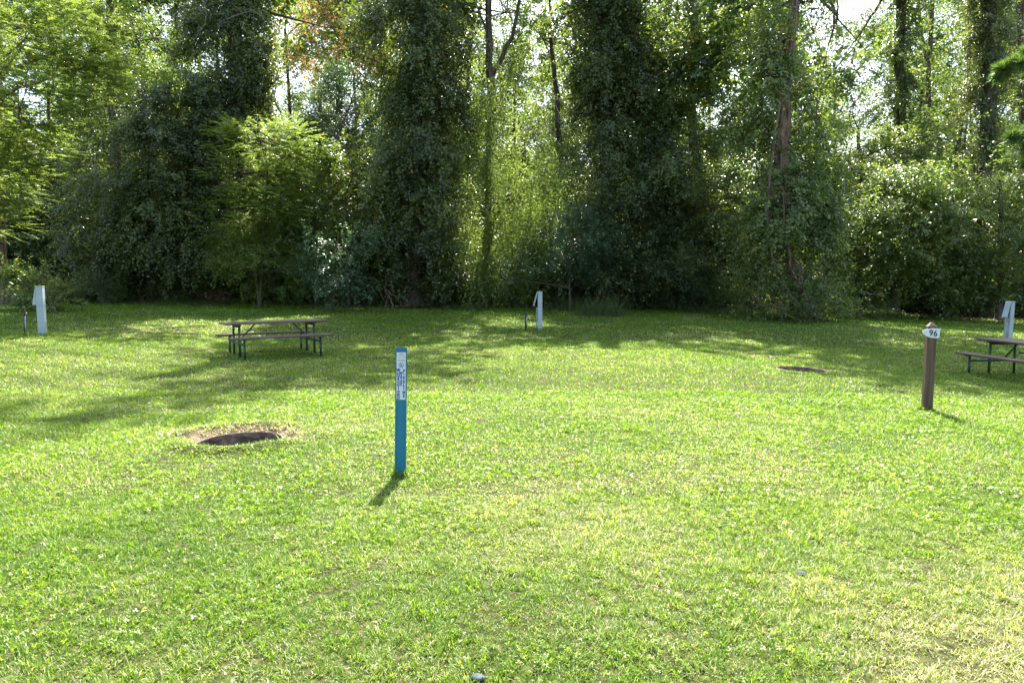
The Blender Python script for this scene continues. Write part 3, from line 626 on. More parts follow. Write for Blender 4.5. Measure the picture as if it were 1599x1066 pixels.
# --- upper right sparse trees
for (lab, pts, r0, r1, bl, mt) in (
  ('leafy tree wrapped in light ivy to the right of the bright sky gap', (1400, 480, 36, (1404, 250), (1406, 100), (1408, -200)), .30, .2,
     [B(1403, 60, 35.7, 16, 130, .6, style='vine', dens=14, thr=.3, keep=True), B(1402, 40, 35.4, 36, 110, 1.2, style='vine', dens=11, thr=.40, tb=.15), B(1402, 165, 35.3, 38, 65, 1.3, style='vine', dens=11, thr=.38), B(1370, 120, 37, 40, 50, 1.6, style='sparse', dens=3, thr=.5), H(1420, 510, 18, 2.0), H(1500, 560, 22, 1.8)], 'mid_green'),
  ('slim forked tree with airy leaves against bright sky in the upper right', (1450, 480, 40, (1448, 250), (1450, 120), (1462, -150)), .17, .1,
     [B(1455, 80, 40, 50, 70, 2.2, style='sparse', dens=2.8, thr=.5), B(1445, 160, 40, 45, 40, 2, style='sparse', dens=4, thr=.46)], 'mid_green'),
  ('slender leaning tree with airy leaves left of the dark ivy trunk in the upper right', (1488, 480, 40, (1492, 260), (1512, 120), (1520, -100)), .13, .08,
     [B(1505, 60, 40, 50, 70, 2.2, style='sparse', dens=4, thr=.49), B(1500, 150, 40, 45, 50, 2, style='sparse', dens=3.5, thr=.48)], 'mid_green'),
  ('straight dark trunk wrapped tightly in ivy in the upper right corner', (1538, 480, 34, (1540, 250), (1546, 100), (1552, -200)), .36, .28,
     [B(1547, 40, 33.8, 20, 110, .8, style='vine', dens=14, thr=.3, scale=.8, keep=True), B(1541, 180, 33.8, 18, 90, .7, style='vine', dens=14, thr=.32, scale=.8, keep=True), B(1560, 20, 36, 50, 40, 1.6, style='sparse', dens=4, thr=.47), B(1550, -120, 34, 80, 80, 2, style='broad', dens=3, scale=1.5), H(1560, 575, 22, 2.2), H(1590, 550, 20, 2.0), H(1480, 525, 18, 1.8)], 'dark_green'),
  ('tree with bare forked grey limbs at the upper right edge', (1600, 480, 38, (1602, 250), (1598, 130), (1592, 60), (1596, -120)), .24, .14,
     [B(1610, 60, 38, 45, 70, 1.8, style='sparse', dens=3, thr=.5), B(1600, 190, 38, 45, 50, 2, style='sparse', dens=5, thr=.46), H(1610, 590, 24, 2.0)], 'mid_green')):
    p = tr(*pts); tk = [(p, r0, r1)]
    if 'forked grey' in lab: tk += [([Wp(1594, 90, 38), Wp(1575, 55, 38), Wp(1560, 10, 38), Wp(1555, -40, 38)], .14, .08), ([Wp(1598, 120, 38), Wp(1570, 95, 38), Wp(1552, 60, 38)], .08, .04), ([Wp(1592, 60, 38), Wp(1600, 0, 38)], .12, .1)]
    if 'slim forked' in lab: tk += [([Wp(1449, 110, 40), Wp(1437, 40, 40), Wp(1430, -60, 40)], .09, .05)]
    if 'slender leaning' in lab: tk += [([Wp(1500, 200, 40), Wp(1505, 150, 40), Wp(1530, 60, 40)], .07, .04), ([Wp(1500, 480, 40), Wp(1506, 250, 40), Wp(1516, 100, 40), Wp(1518, 20, 40)], .06, .04)]
    if 'light ivy' in lab: tk += [([Wp(1404, 60, 36), Wp(1430, 25, 36), Wp(1440, -20, 36)], .08, .04), ([Wp(1320, 85, 36), Wp(1345, 50, 36), Wp(1372, 8, 36), Wp(1404, -60, 36)], .02, .09)]
    plant('tall_tree', lab, 'tree', p[0], tk, bl, mt)

# ------------------------------------------------------------ distant trees behind (copies)
def proto_tree(name, lm, h, blobs, r=.2):
    root = empty(name, (0, 0, 0)); mb = MB(); limb(mb, (0, 0, -.1), (0, 0, h*.8), r, r*.4, 8, .05, 8); parts = []
    for (c, rr, kw) in blobs:
        parts.append(blob_shoots(c, rr, kw.get('dens', 7), kw.get('style', 'broad'), kw.get('scale', 1.5), kw.get('thr', .36), .6, cut_ground=False, inner=.4))
        limb(mb, (0, 0, max(.5, c[2]-rr[2]*1.2)), c, .09, .04, 5, .15, 5)
        for k in range(5):
            d = Vector((random.gauss(0, 1), random.gauss(0, 1), random.gauss(.2, .8))).normalized()
            limb(mb, c, Vector(c)+Vector((d.x*rr[0], d.y*rr[1], d.z*rr[2])), .04, .01, 4, .2, 4)
    t = mb.build('trunk', M['bark'], root); V, T, C = join(parts); c_ = link_mesh('crown', raw_mesh('crown', V, T, C), M[lm], root)
    return root
def copy_tree(o):
    c = o.copy(); COL.objects.link(c)
    for ch in o.children:
        k = ch.copy(); COL.objects.link(k); k.parent = c
    return c
UN = 'shadowy leafy tree deep in the wood, only glimpsed through the front foliage'
UG = 'trees deep in the wood'
protos = [proto_tree('woodland_tree', 'dark_green', 11, [((0, 0, 3.0), (2.8, 2.2, 2.8), {}), ((.8, .4, 6.5), (2.6, 2.2, 2.4), {}), ((-.8, 0, 9), (2.0, 1.8, 1.8), {})]),
          proto_tree('woodland_tree', 'mid_green', 9, [((0, 0, 2.2), (2.6, 2, 2.2), {}), ((-1.2, 0, 5), (2.4, 2, 2.0), {}), ((1.2, .3, 7), (2.0, 2, 1.8), {})])]
protos_tall = [proto_tree('woodland_tree', 'mid_green', 24, [((0, 0, 7), (2.6, 2.2, 3.0), dict(dens=7)), ((1.2, 0, 12.5), (2.9, 2.2, 3.0), dict(dens=7)), ((-1.3, 0, 17), (3.0, 2.2, 2.9), dict(dens=7)), ((.8, 0, 21), (2.9, 2.2, 2.9), dict(dens=7)), ((-.6, 0, 25), (2.5, 2, 2.3), dict(dens=6))]),
    proto_tree('woodland_tree', 'bright_green', 22, [((0, 0, 9), (2.2, 2, 2.6), dict(dens=5)), ((-1.4, 0, 14), (2.7, 2, 2.7), dict(dens=5)), ((1.3, 0, 18.5), (2.8, 2, 2.7), dict(dens=5)), ((-.2, 0, 23), (2.5, 2, 2.4), dict(dens=4.5))])]
usedt = [False, False]
for i, (px_, Y_, k) in enumerate([(-150, 50, 0), (-60, 53, 1), (20, 50, 0), (95, 54, 1), (165, 50, 0), (235, 53, 1), (290, 50, 0), (350, 54, 0), (455, 51, 1), (560, 55, 0), (505, 57, 1), (600, 51, 0), (690, 52, 0), (905, 52, 0), (965, 55, 1), (1030, 51, 0), (1100, 54, 1), (1160, 51, 0),
        (1215, 54, 1), (1290, 52, 1), (1405, 54, 0), (1480, 60, 1), (1570, 56, 0), (1650, 52, 0), (1740, 54, 1), (-240, 52, 0), (735, 50, 1), (800, 55, 0), (862, 51, 1), (1430, 50, 1), (1500, 52, 1), (1600, 50, 0), (745, 60, 1), (865, 60, 1), (1320, 66, 1), (410, 60, 0), (120, 62, 0), (310, 63, 1), (640, 62, 0), (800, 68, 1), (930, 64, 0), (1000, 62, 0), (1060, 66, 1), (1180, 63, 0), (1260, 62, 0), (1450, 68, 1), (1530, 50, 1), (200, 66, 1), (0, 64, 0), (500, 66, 0)]):
    o = protos_tall[k] if not usedt[k] else copy_tree(protos_tall[k]); usedt[k] = True
    q_ = Wp(px_, 450, Y_); s_ = random.uniform(.92, 1.12) if Y_ < 58 else .8
    o.location = (q_.x, q_.y, g1(q_.x, q_.y)); o.rotation_euler = (0, 0, random.random()*6.28); o.scale = (s_, s_, s_)
    tag(o, 'tall thin-crowned tree far behind the thicket, its top against the sky', 'tree', 'tall trees far behind the thicket')
protos.append(proto_tree('understory_shrub', 'dark_green', 3, [((0, 0, 1.5), (2.3, 1.2, 1.7), dict(dens=13, scale=1.3, thr=.3)), ((.5, 0, 3.2), (1.7, 1.2, 1.3), dict(dens=10, scale=1.3, thr=.34))], .07))
used = [False, False, False]
far = []
x = -27.0; i = 0
while x < 30:
    far.append((x+random.uniform(-.8, .8), 36.5+random.uniform(-.8, 1.0), random.uniform(.8, 1.0), i % 2)); x += 3.4; i += 1
x = -28.0
while x < 30:
    for yy_, dx_ in ((34.0, 0), (39.5, 1.3), (48.5, .6)): far.append((x+dx_+random.uniform(-.5, .5), yy_+random.uniform(-.4, .6), random.uniform(.85, 1.2), 2))
    x += 2.9
x = -34.0
while x < 38:
    far.append((x+random.uniform(-1, 1), 44+random.uniform(-1.5, 1.5), random.uniform(1.0, 1.25), i % 2)); x += 4.6; i += 1
x = -44.0
while x < 48:
    far.append((x+random.uniform(-1, 1), 56+random.uniform(-2, 2), random.uniform(1.1, 1.35), i % 2)); x += 5.6; i += 1
for (x, y, s, k) in far:
    gap = False
    o = protos[k] if not used[k] else copy_tree(protos[k]); used[k] = True
    if y < 40 and not (x < -4 or 4 < x < 10): s *= .8
    o.location = (x, y, g1(x, y)); o.rotation_euler = (0, 0, random.random()*6.28); o.scale = (s*1.1, s*1.1, s)
    tag(o, *((UN, 'tree', UG) if k < 2 else ('low dark shrub in the shadows behind the front foliage', 'shrub', 'shrubs in the shadows of the wood')))

# ------------------------------------------------------------ undergrowth along the lawn edge
def low_plant(label, px, py, wpx, hpx, mt='dark_green', style='small', dens=16, n=3, cat='plant', name='undergrowth_plant', tb=0):
    c0 = G(px, py); Y = c0.y; root = empty(name, c0); tag(root, label, cat)
    parts = []; mb = MB()
    for i in range(n):
        ox = (i-(n-1)/2)/max(1, n)*wpx/F*Y*1.2; hh = hpx/F*Y*random.uniform(.7, 1.05)
        cx, cy = c0.x+ox, c0.y+random.uniform(0, .5)
        c = (cx, cy, g1(cx, cy)+hh*.45)
        parts.append(blob_shoots(c, (wpx/F*Y/n*.8, .6, hh*.55), dens, style, .8, .36, 1.3, tb=tb))
        for k in range(6): limb(mb, (cx+random.uniform(-.2, .2), c0.y+.25, g1(cx, cy)-.03), (cx+random.uniform(-.6, .6), cy+random.uniform(-.3, .3), c[2]+hh*.3), .014, .006, 4, .15, 4)
    limb(mb, (c0.x-.5*wpx/F*Y, c0.y+.25, c0.z+.0), (c0.x+.5*wpx/F*Y, c0.y+.25, c0.z+.02), .02, .012, 6, .03, 5)
    mb.build('stems', M['twig'], root, True)
    V, T, C = join(parts); link_mesh('foliage', raw_mesh('foliage', V, T, C), M[mt], root, True)
for a in (('low pale-leaved weeds at the foot of the left edge tree, behind the small pipe', 50, 486, 60, 60, 'mid_green', 'broad', 12, 3, 'plant', 'undergrowth_plant', .2),
          ('dark low undergrowth just right of the left pedestal', 110, 474, 110, 45),
          ('dark low undergrowth behind the sun patch left of the picnic table', 215, 472, 120, 40),
          ('twiggy undergrowth behind the left part of the picnic table', 340, 473, 110, 45, 'mid_green'),
          ('leafy undergrowth behind the right part of the picnic table', 440, 474, 110, 40, 'mid_green'),
          ('low weeds at the wood edge above and left of the blue marker', 545, 476, 90, 45, 'mid_green'),
          ('low weeds in front of the bare grey stems', 660, 480, 110, 32, 'mid_green'),
          ('low leafy growth left of the central pedestal', 760, 480, 110, 50, 'dark_green'),
          ('dark leafy growth between central pedestal and the reed clump', 860, 480, 80, 55, 'dark_green'),
          ('low green plants right of the reed clump', 1010, 484, 90, 55, 'mid_green'),
          ('bluish fern-like low plants in front of the shadowy thicket', 1090, 486, 90, 50, 'bluish'),
          ('low plants against the left foot of the brown trunked tree', 1160, 490, 60, 45, 'mid_green'),
          ('low plants spreading right of the brown trunked tree', 1340, 497, 90, 40, 'mid_green'),
          ('dark low plants behind the 96 post', 1440, 492, 130, 45, 'dark_green'),
          ('dark low plants behind the right pedestal', 1560, 494, 120, 50, 'dark_green')):
    low_plant(*a)
# reed clumps
def reeds(label, px, py, wpx, hpx, n):
    c0 = G(px, py); Y = c0.y; root = empty('reed_clump', c0); tag(root, label, 'plant')
    w_ = wpx/F*Y/2; h_ = hpx/F*Y
    x = c0.x+rng.normal(0, .45, n)*w_; y = c0.y+.5+rng.normal(0, .35, n); z = gz(x, y)
    a = np.arctan2(y-c0.y-.9, x-c0.x)+rng.normal(0, .9, n); h = h_*(.25+.8*rng.random(n))*(.6+.7*vnoise(x*3, y*3, 0, 5)); ln = .5+1.1*rng.random(n)
    P = np.stack([x, y, z], 1); D = np.stack([np.cos(a), np.sin(a), np.zeros(n)], 1); sd = np.stack([-np.sin(a), np.cos(a), np.zeros(n)], 1)*.009
    pts = []
    for t in (0, .35, .7, 1.0):
        q = P+D*(h*ln*t**1.8*.8)[:, None]; q[:, 2] += h*(t-.38*ln*t**2.4); pts.append((q-sd*(1-t*.9), q+sd*(1-t*.9)))
    V = np.stack([v for pr in pts for v in pr], 1).reshape(-1, 3); k = np.arange(n)[:, None]*8
    T = np.concatenate([k+np.array([[2*i, 2*i+1, 2*i+3]]) for i in range(3)]+[k+np.array([[2*i, 2*i+3, 2*i+2]]) for i in range(3)])
    link_mesh('blades', raw_mesh('blades', V, T, np.repeat(np.clip(rng.normal(.45, .3, n), 0, 1), 8)), M['reed'], root, True)
reeds('arching clump of tall reedy grass with brown base right of the central pedestal', 940, 494, 80, 46, 900)
reeds('thin wisp of tall reedy grass beside the central pedestal', 885, 486, 50, 50, 260)

# ------------------------------------------------------------ bare branches, dead stems, fallen wood
def branchy(name, label, cat, lines, r, mt='twig', jitter=.02):
    a = lines[0][0]; root = None; mb = MB()
    for ln in lines:
        pts = [Wp(*q) for q in ln]
        # smooth polyline (Catmull-Rom)
        res = []
        for i in range(len(pts)-1):
            p0 = pts[max(i-1, 0)]; p1 = pts[i]; p2 = pts[i+1]; p3 = pts[min(i+2, len(pts)-1)]
            for j in range(6):
                t = j/6; res.append(.5*((2*p1)+(p2-p0)*t+(2*p0-5*p1+4*p2-p3)*t*t+(3*p1-p0-3*p2+p3)*t**3)+Vector((random.gauss(0, jitter),)*3))
        res.append(pts[-1]); rr = r*(1.0 if ln is lines[0] else .7)
        mb.tube(res, [rr*(1-.75*i/len(res)) for i in range(len(res))], 5, cap=True)
    o = mb.build(name, M[mt]); tag(o, label, cat); return o
Yb = 29.2
branchy('bare_branches', 'long pale bare branches arching down beside the drooping light green tree', 'branches',
  [[(800, 120, Yb), (850, 142, Yb), (872, 175, Yb), (872, 190, Yb), (885, 204, Yb)], [(850, 142, Yb), (878, 160, Yb), (895, 174, Yb), (920, 176, Yb)], [(850, 140, Yb), (880, 157, Yb), (900, 158, Yb), (912, 153, Yb)],
   [(815, 190, Yb), (840, 212, Yb), (855, 238, Yb), (872, 262, Yb), (890, 280, Yb), (905, 286, Yb)], [(820, 196, Yb), (850, 200, Yb), (862, 205, Yb), (872, 226, Yb)], [(825, 200, Yb), (838, 216, Yb), (838, 240, Yb)],
   [(835, 230, Yb), (842, 250, Yb), (858, 272, Yb), (868, 286, Yb)], [(855, 238, Yb), (875, 252, Yb), (890, 255, Yb), (902, 248, Yb)], [(840, 265, Yb), (855, 288, Yb), (872, 298, Yb)], [(838, 248, Yb), (852, 247, Yb), (865, 258, Yb)]], .022)
branchy('bare_branches', 'dead grey twigs hanging at the top of the left ivy-draped tree', 'branches',
  [[(355, 30, 30.5), (375, 22, 30.5), (395, 18, 30.5), (412, 30, 30.5), (408, 48, 30.5)], [(392, 12, 30.5), (396, 25, 30.5), (396, 48, 30.5)], [(392, 20, 30.5), (380, 40, 30.5), (375, 48, 30.5)], [(395, 16, 30.5), (370, 12, 30.5), (362, 5, 30.5)]], .02)
branchy('bare_branches', 'thin dead twigs drooping at the top edge, left of the ivy-draped tree trunk', 'branches',
  [[(318, 0, 30.5), (322, 20, 30.5), (318, 40, 30.5), (308, 55, 30.5)], [(320, 5, 30.5), (312, 22, 30.5), (300, 30, 30.5)]], .02)
branchy('bare_branches', 'pale arching twigs in the grey-green shrub left of the central ivy column', 'branches',
  [[(500, 178, 30.5), (525, 180, 30.5), (550, 176, 30.5), (575, 174, 30.5)], [(520, 192, 30.5), (540, 188, 30.5), (556, 197, 30.5), (570, 180, 30.5)], [(505, 210, 30.5), (525, 195, 30.5), (560, 188, 30.5)], [(530, 150, 30.5), (550, 140, 30.5), (575, 138, 30.5)],
   [(470, 160, 30.5), (500, 178, 30.5), (525, 170, 30.5)]], .018)
branchy('bare_branches', 'pale dead branch leaning behind the left pedestal', 'branches',
  [[(15, 430, 26), (30, 445, 26), (38, 452, 26), (55, 441, 26)], [(40, 425, 26), (42, 433, 26), (60, 435, 26)], [(20, 440, 26), (45, 442, 26)]], .02)
Ys = 29.6
branchy('dead_stems', 'bare grey-brown crossing stems under the central ivy tree', 'stems',
  [[(612, 484, Ys), (612, 470, Ys), (602, 455, Ys), (604, 440, Ys), (618, 425, Ys)], [(602, 455, Ys), (603, 440, Ys), (610, 422, Ys)], [(603, 452, Ys), (615, 462, Ys), (635, 463, Ys)], [(601, 480, Ys), (604, 468, Ys), (608, 462, Ys)],
   [(610, 440, Ys), (614, 456, Ys), (628, 478, Ys)], [(574, 434, Ys), (585, 436, Ys), (592, 450, Ys), (600, 470, Ys)], [(612, 478, Ys), (640, 478, Ys)]], .055, 'bark_tan')
branchy('fallen_branch', 'fallen dark branch slanting in the shadows left of the brown trunked tree', 'branch', [[(1050, 432, 30), (1075, 442, 30), (1095, 456, 30)]], .06, 'bark')
branchy('fallen_branch', 'thin pale fallen branch lying in the thicket behind the 96 post', 'branch', [[(1345, 455, 27.3), (1365, 460, 27.3), (1390, 457, 27.3)], [(1365, 460, 27.3), (1378, 455, 27.3)]], .025)
branchy('fallen_branch', 'thin pale twig slanting from the dark gap left of the central pedestal', 'branch', [[(705, 420, 29.6), (713, 440, 29.6), (722, 455, 29.6)], [(713, 440, 29.6), (704, 448, 29.6)]], .025)
# brown stump / root plate
def stump():
    c = G(328, 474); root = empty('root_plate', c+Vector((0, .6, 0))); tag(root, 'brown upturned root mass lying behind the picnic table', 'roots')
    mb = MB()
    for i in range(60):
        a = random.random()*6.28; L = random.uniform(.3, .75)
        limb(mb, (c.x+random.gauss(0, .2), c.y+.6, c.z+.35+random.gauss(0, .12)), (c.x+math.cos(a)*L*1.2, c.y+.4+random.gauss(0, .2), max(c.z, c.z+.35+math.sin(a)*L*.6)), .06, .012, 4, .3, 5)
    mb.build('roots', M['bark_tan'], root, True)
    V = []; P = np.array([[c.x, c.y+.6, c.z+.3]]) + rng.normal(0, 1, (1600, 3))*np.array([.35, .18, .16]); n = len(P)
    V, T, C = leaf_arrays(P, rng.normal(0, 1, (n, 3)), rng.normal(0, 1, (n, 3)), .04+.09*rng.random(n), .03+.06*rng.random(n), rng.random(n)*.6)
    link_mesh('earth', raw_mesh('earth', V, T, C), M['litter'], root, True)
stump()
# ragged weeds where the mower stops
n = 70000
x = (rng.random(n)*2-1)*30; e_ = edge_y(x); u_ = fbm(x*1.1, x*0+7.7, 0, 29, 3)
y = e_+rng.normal(.4, .55, n); hh = np.clip(.05+.75*(u_-.32), .05, .5)*(.35+.8*rng.random(n))*np.clip((y-e_+1.1)/1.2, .25, 1)
B_ = np.stack([x, y, gz(x, y)-.01], 1); a = rng.random(n)*6.28; D_ = np.stack([np.cos(a), np.sin(a), np.zeros(n)], 1)
sd_ = np.stack([-np.sin(a), np.cos(a), np.zeros(n)], 1)*.010; ln = .2+.9*rng.random(n)
md_ = B_+D_*(hh*.3*ln)[:, None]; md_[:, 2] += hh*.6; tp_ = B_+D_*(hh*ln)[:, None]; tp_[:, 2] += hh*(1-.3*ln)
V = np.stack([B_-sd_, B_+sd_, md_+sd_*.8, md_-sd_*.8, tp_], 1).reshape(-1, 3); k_ = np.arange(n)[:, None]*5
p1 = (V, np.concatenate([k_+[[0, 1, 2]], k_+[[0, 2, 3]], k_+[[3, 2, 4]]]), np.repeat(np.clip(rng.normal(.4, .22, n), 0, 1), 5))
m_ = 60000; ii = rng.integers(0, n, m_); P = B_[ii]*1.0; P[:, 2] += hh[ii]*rng.random(m_)*.9; P[:, :2] += rng.normal(0, .05, (m_, 2))
Dl = rng.normal(0, 1, (m_, 3))*np.array([1, 1, .3]); Nl = rng.normal(0, .4, (m_, 3))+np.array([0, 0, 1.2]); sz = .05+.07*rng.random(m_)
p2 = leaf_arrays(P, Dl, Nl, sz, sz*.7, np.clip(rng.normal(.4, .2, m_), 0, .9))
V, T, C = join([p1, p2])
tag(link_mesh('edge_weeds', raw_mesh('edge_weeds', V, T, C), M['mid_green']), 'ragged strip of weeds and long grass where the mown lawn meets the wood', 'weeds', kind='stuff')
# leaf litter on the thicket floor and a few on the lawn
n = 26000
x = (rng.random(n)*2-1)*30; y = edge_y(x)-.5+rng.random(n)**1.4*7
n2 = 260; x2 = rng.normal(0, 1, n2)*.5*n2*0; yy = np.sqrt(9+rng.random(n2)*700); x2 = (rng.random(n2)*2-1)*.8*yy
x = np.concatenate([x, x2]); y = np.concatenate([y, yy]); n = len(x)
okk = np.ones(n, bool)
for (rx, ry, rr) in RINGS: okk &= np.hypot(x-rx, y-ry) > rr+.05
x = x[okk]; y = y[okk]; n = len(x)
P = np.stack([x, y, gz(x, y)+.03+.03*rng.random(n)], 1); a = rng.random(n)*6.28
D = np.stack([np.cos(a), np.sin(a), rng.normal(0, .3, n)], 1); Nn = np.stack([rng.normal(0, .4, n), rng.normal(0, .4, n), np.ones(n)], 1)
sz = np.where(y > 24, .09, .035)*(.6+.7*rng.random(n))
V, T, C = leaf_arrays(P, D, Nn, sz, sz*.6, rng.random(n))
tag(link_mesh('fallen_leaves', raw_mesh('fallen_leaves', V, T, C), M['litter']), 'brown fallen leaves scattered along the wood edge and on the lawn', 'leaves', kind='stuff')

# ------------------------------------------------------------ pine sprigs reaching in at the right edge
def pine():
    Yp = 15.0; root = empty('pine_tree', Vector((14.6, Yp+.5, g1(14.6, Yp+.5)))); tag(root, 'pine tree whose long-needled boughs reach in at the upper right edge', 'tree')
    mb = MB(); b0 = root.location; limb(mb, b0, b0+Vector((.2, 0, 12)), .2, .06, 8, .02, 9)
    parts = []
    for (tx, ty, nn_) in ((1572, 108, 7), (1608, 82, 7), (1622, 120, 6), (1590, 215, 5), (1625, 205, 6), (1620, 250, 6), (1650, 140, 8), (1655, 60, 8)):
        tip = Wp(tx, ty, Yp); st = Vector((14.75, Yp+.5, tip.z+.25))
        limb(mb, st, tip, .045, .015, 6, .1, 5)
        for k in range(nn_):
            c = tip+Vector((random.gauss(0, .13), random.gauss(0, .13), random.gauss(0, .10)))
            if k == 0: c = tip
            limb(mb, tip.lerp(st, .12), c, .01, .006, 3, .1, 4)
            m = 330; d = unit(rng.normal(0, 1, (m, 3))+np.array([-.45, 0, .45])); L = .17+.10*rng.random(m)
            P = np.array(c)+rng.normal(0, .02, (m, 3)); parts.append(leaf_arrays(P, d, rng.normal(0, 1, (m, 3)), L, np.full(m, .010), np.clip(rng.normal(.45, .25, m), 0, 1)))
    mb.build('trunk', M['bark'], root, True); V, T, C = join(parts); link_mesh('crown', raw_mesh('crown', V, T, C), M['needle'], root, True)
pine()

# ------------------------------------------------------------ fire rings
M['rust'] = noise_mat('ring_steel', [(.3, (.07, .05, .042)), (.5, (.19, .14, .115)), (.7, (.33, .26, .21))], (9, 9, 14), 6, .8, .25, .003, .3, .0)
def fire_ring(rx, ry, rr, label, tilt, rim):
    z = g1(rx, ry); root = empty('fire_ring', (rx, ry, z)); root.rotation_euler = tilt; tag(root, label, 'fire ring')
    mb = MB(); seg = 72; prof = [(rr, -.30), (rr, rim), (rr-.012, rim+.004), (rr-.014, rim-.006), (rr-.007, rim-.012), (rr-.007, -.30)]; vs = []; fs = []
    for i in range(seg):
        a = 2*math.pi*i/seg; wv = 1+.004*math.sin(3*a+1)
        for (r_, z_) in prof: vs.append((math.cos(a)*r_*wv, math.sin(a)*r_*wv, z_))
    m = len(prof)
    for i in range(seg):
        j = (i+1) % seg
        for k in range(m-1): fs.append((i*m+k, j*m+k, j*m+k+1, i*m+k+1))
    mb.add(vs, fs, True); mb.build('ring', M['rust'], root)
fire_ring(*RINGS[0], 'rusty steel fire ring sunk in a ring of dead straw, left of the blue marker', (R(1.0), R(-1.2), 0), -.012)
fire_ring(*RINGS[1], 'smaller-looking dark sunken fire ring in the grass, left of the 96 post', (R(1), R(2.5), 0), .0)

# ------------------------------------------------------------ picnic tables
def coated():
    m, nt, b = mat('brown_plank'); L = nt.links
    tc = N(nt, 'ShaderNodeTexCoord'); mp = N(nt, 'ShaderNodeMapping'); mp.inputs['Scale'].default_value = (1.2, 22, 22)
    n = N(nt, 'ShaderNodeTexNoise'); n.inputs['Scale'].default_value = 1; n.inputs['Detail'].default_value = 6
    L.new(tc.outputs['Object'], mp.inputs[0]); L.new(mp.outputs[0], n.inputs[0])
    r = ramp(nt, [(.3, (.045, .027, .022)), (.52, (.085, .052, .042)), (.75, (.16, .11, .09))]); L.new(n.outputs[0], r.inputs[0]); L.new(r.outputs[0], b.inputs['Base Color'])
    b.inputs['Roughness'].default_value = .5
    bp = N(nt, 'ShaderNodeBump'); bp.inputs['Strength'].default_value = .35; bp.inputs['Distance'].default_value = .004
    L.new(n.outputs[0], bp.inputs['Height']); L.new(bp.outputs[0], b.inputs['Normal']); return m
M['plank'] = coated()
M['green_pipe'] = noise_mat('green_pipe', [(.3, (.008, .03, .018)), (.7, (.02, .065, .036))], (12, 12, 5), 5, .45, .1, .002, .5)
def picnic(label):
    root = empty('picnic_table', (0, 0, 0)); tag(root, label, 'picnic table', 'picnic tables on the lawn')
    Lh = 1.06; H_ = .74
    mb = MB()
    for k in range(3): mb.box((0, (k-1)*.246, H_-.02), (2*Lh, .238, .04), ch=.006)
    for sx in (-1, 1): mb.box((sx*.79, 0, H_-.055), (.05, .68, .028))
    mb.build('tabletop', M['plank'], root)
    for sy in (-1, 1):
        mb = MB(); mb.box((0, sy*.70, .435), (2*Lh, .25, .04), ch=.006)
        mb.build('seat', M['plank'], root)
    pr = .024
    for sx in (-1, 1):
        x = sx*.79
        for sy in (-1, 1):
            mb = MB(); mb.tube([(x, sy*.27, -.06), (x, sy*.27, H_-.07)], pr, 10); mb.build('leg', M['green_pipe'], root)
            mb = MB(); mb.tube([(x, sy*.70, -.06), (x, sy*.70, .40)], pr, 10); mb.box((x, sy*.70, .405), (.06, .22, .02)); mb.build('bench_leg', M['green_pipe'], root)
        mb = MB(); mb.tube([(x, -.70, .30), (x, .70, .30)], pr*.9, 10)
        for sy in (-1, 1): mb.tube([(x, sy*.30, .30), (x, sy*.30, .305)], .034, 10)
        mb.tube([(x, -.27, H_-.09), (x, .27, H_-.09)], pr*.9, 8); mb.build('cross_bar', M['green_pipe'], root)
        mb = MB(); mb.tube([(x, 0, .30), (sx*.40, 0, H_-.05)], .015, 8); mb.box((sx*.39, 0, H_-.047), (.07, .06, .012)); mb.build('brace', M['green_pipe'], root)
    return root
t1 = picnic('whole brown-topped picnic table on green pipe legs standing at left'); TX, TY, TA = -5.21, 14.95, 34
t1.location = (TX, TY, g1(TX, TY)); t1.rotation_euler = (R(0), R(-.6), R(TA))
def copy_deep(o, parent=None):
    c = o.copy(); COL.objects.link(c); c.parent = parent
    for ch in o.children: copy_deep(ch, c)
    return c
t2 = copy_deep(t1); t2['label'] = 'brown picnic table cut off by the right edge, beyond the 96 post'
TX2, TY2, TA2 = 10.13, 13.18, -86
t2.location = (TX2, TY2, g1(TX2, TY2)-.02); t2.rotation_euler = (0, R(.5), R(TA2))

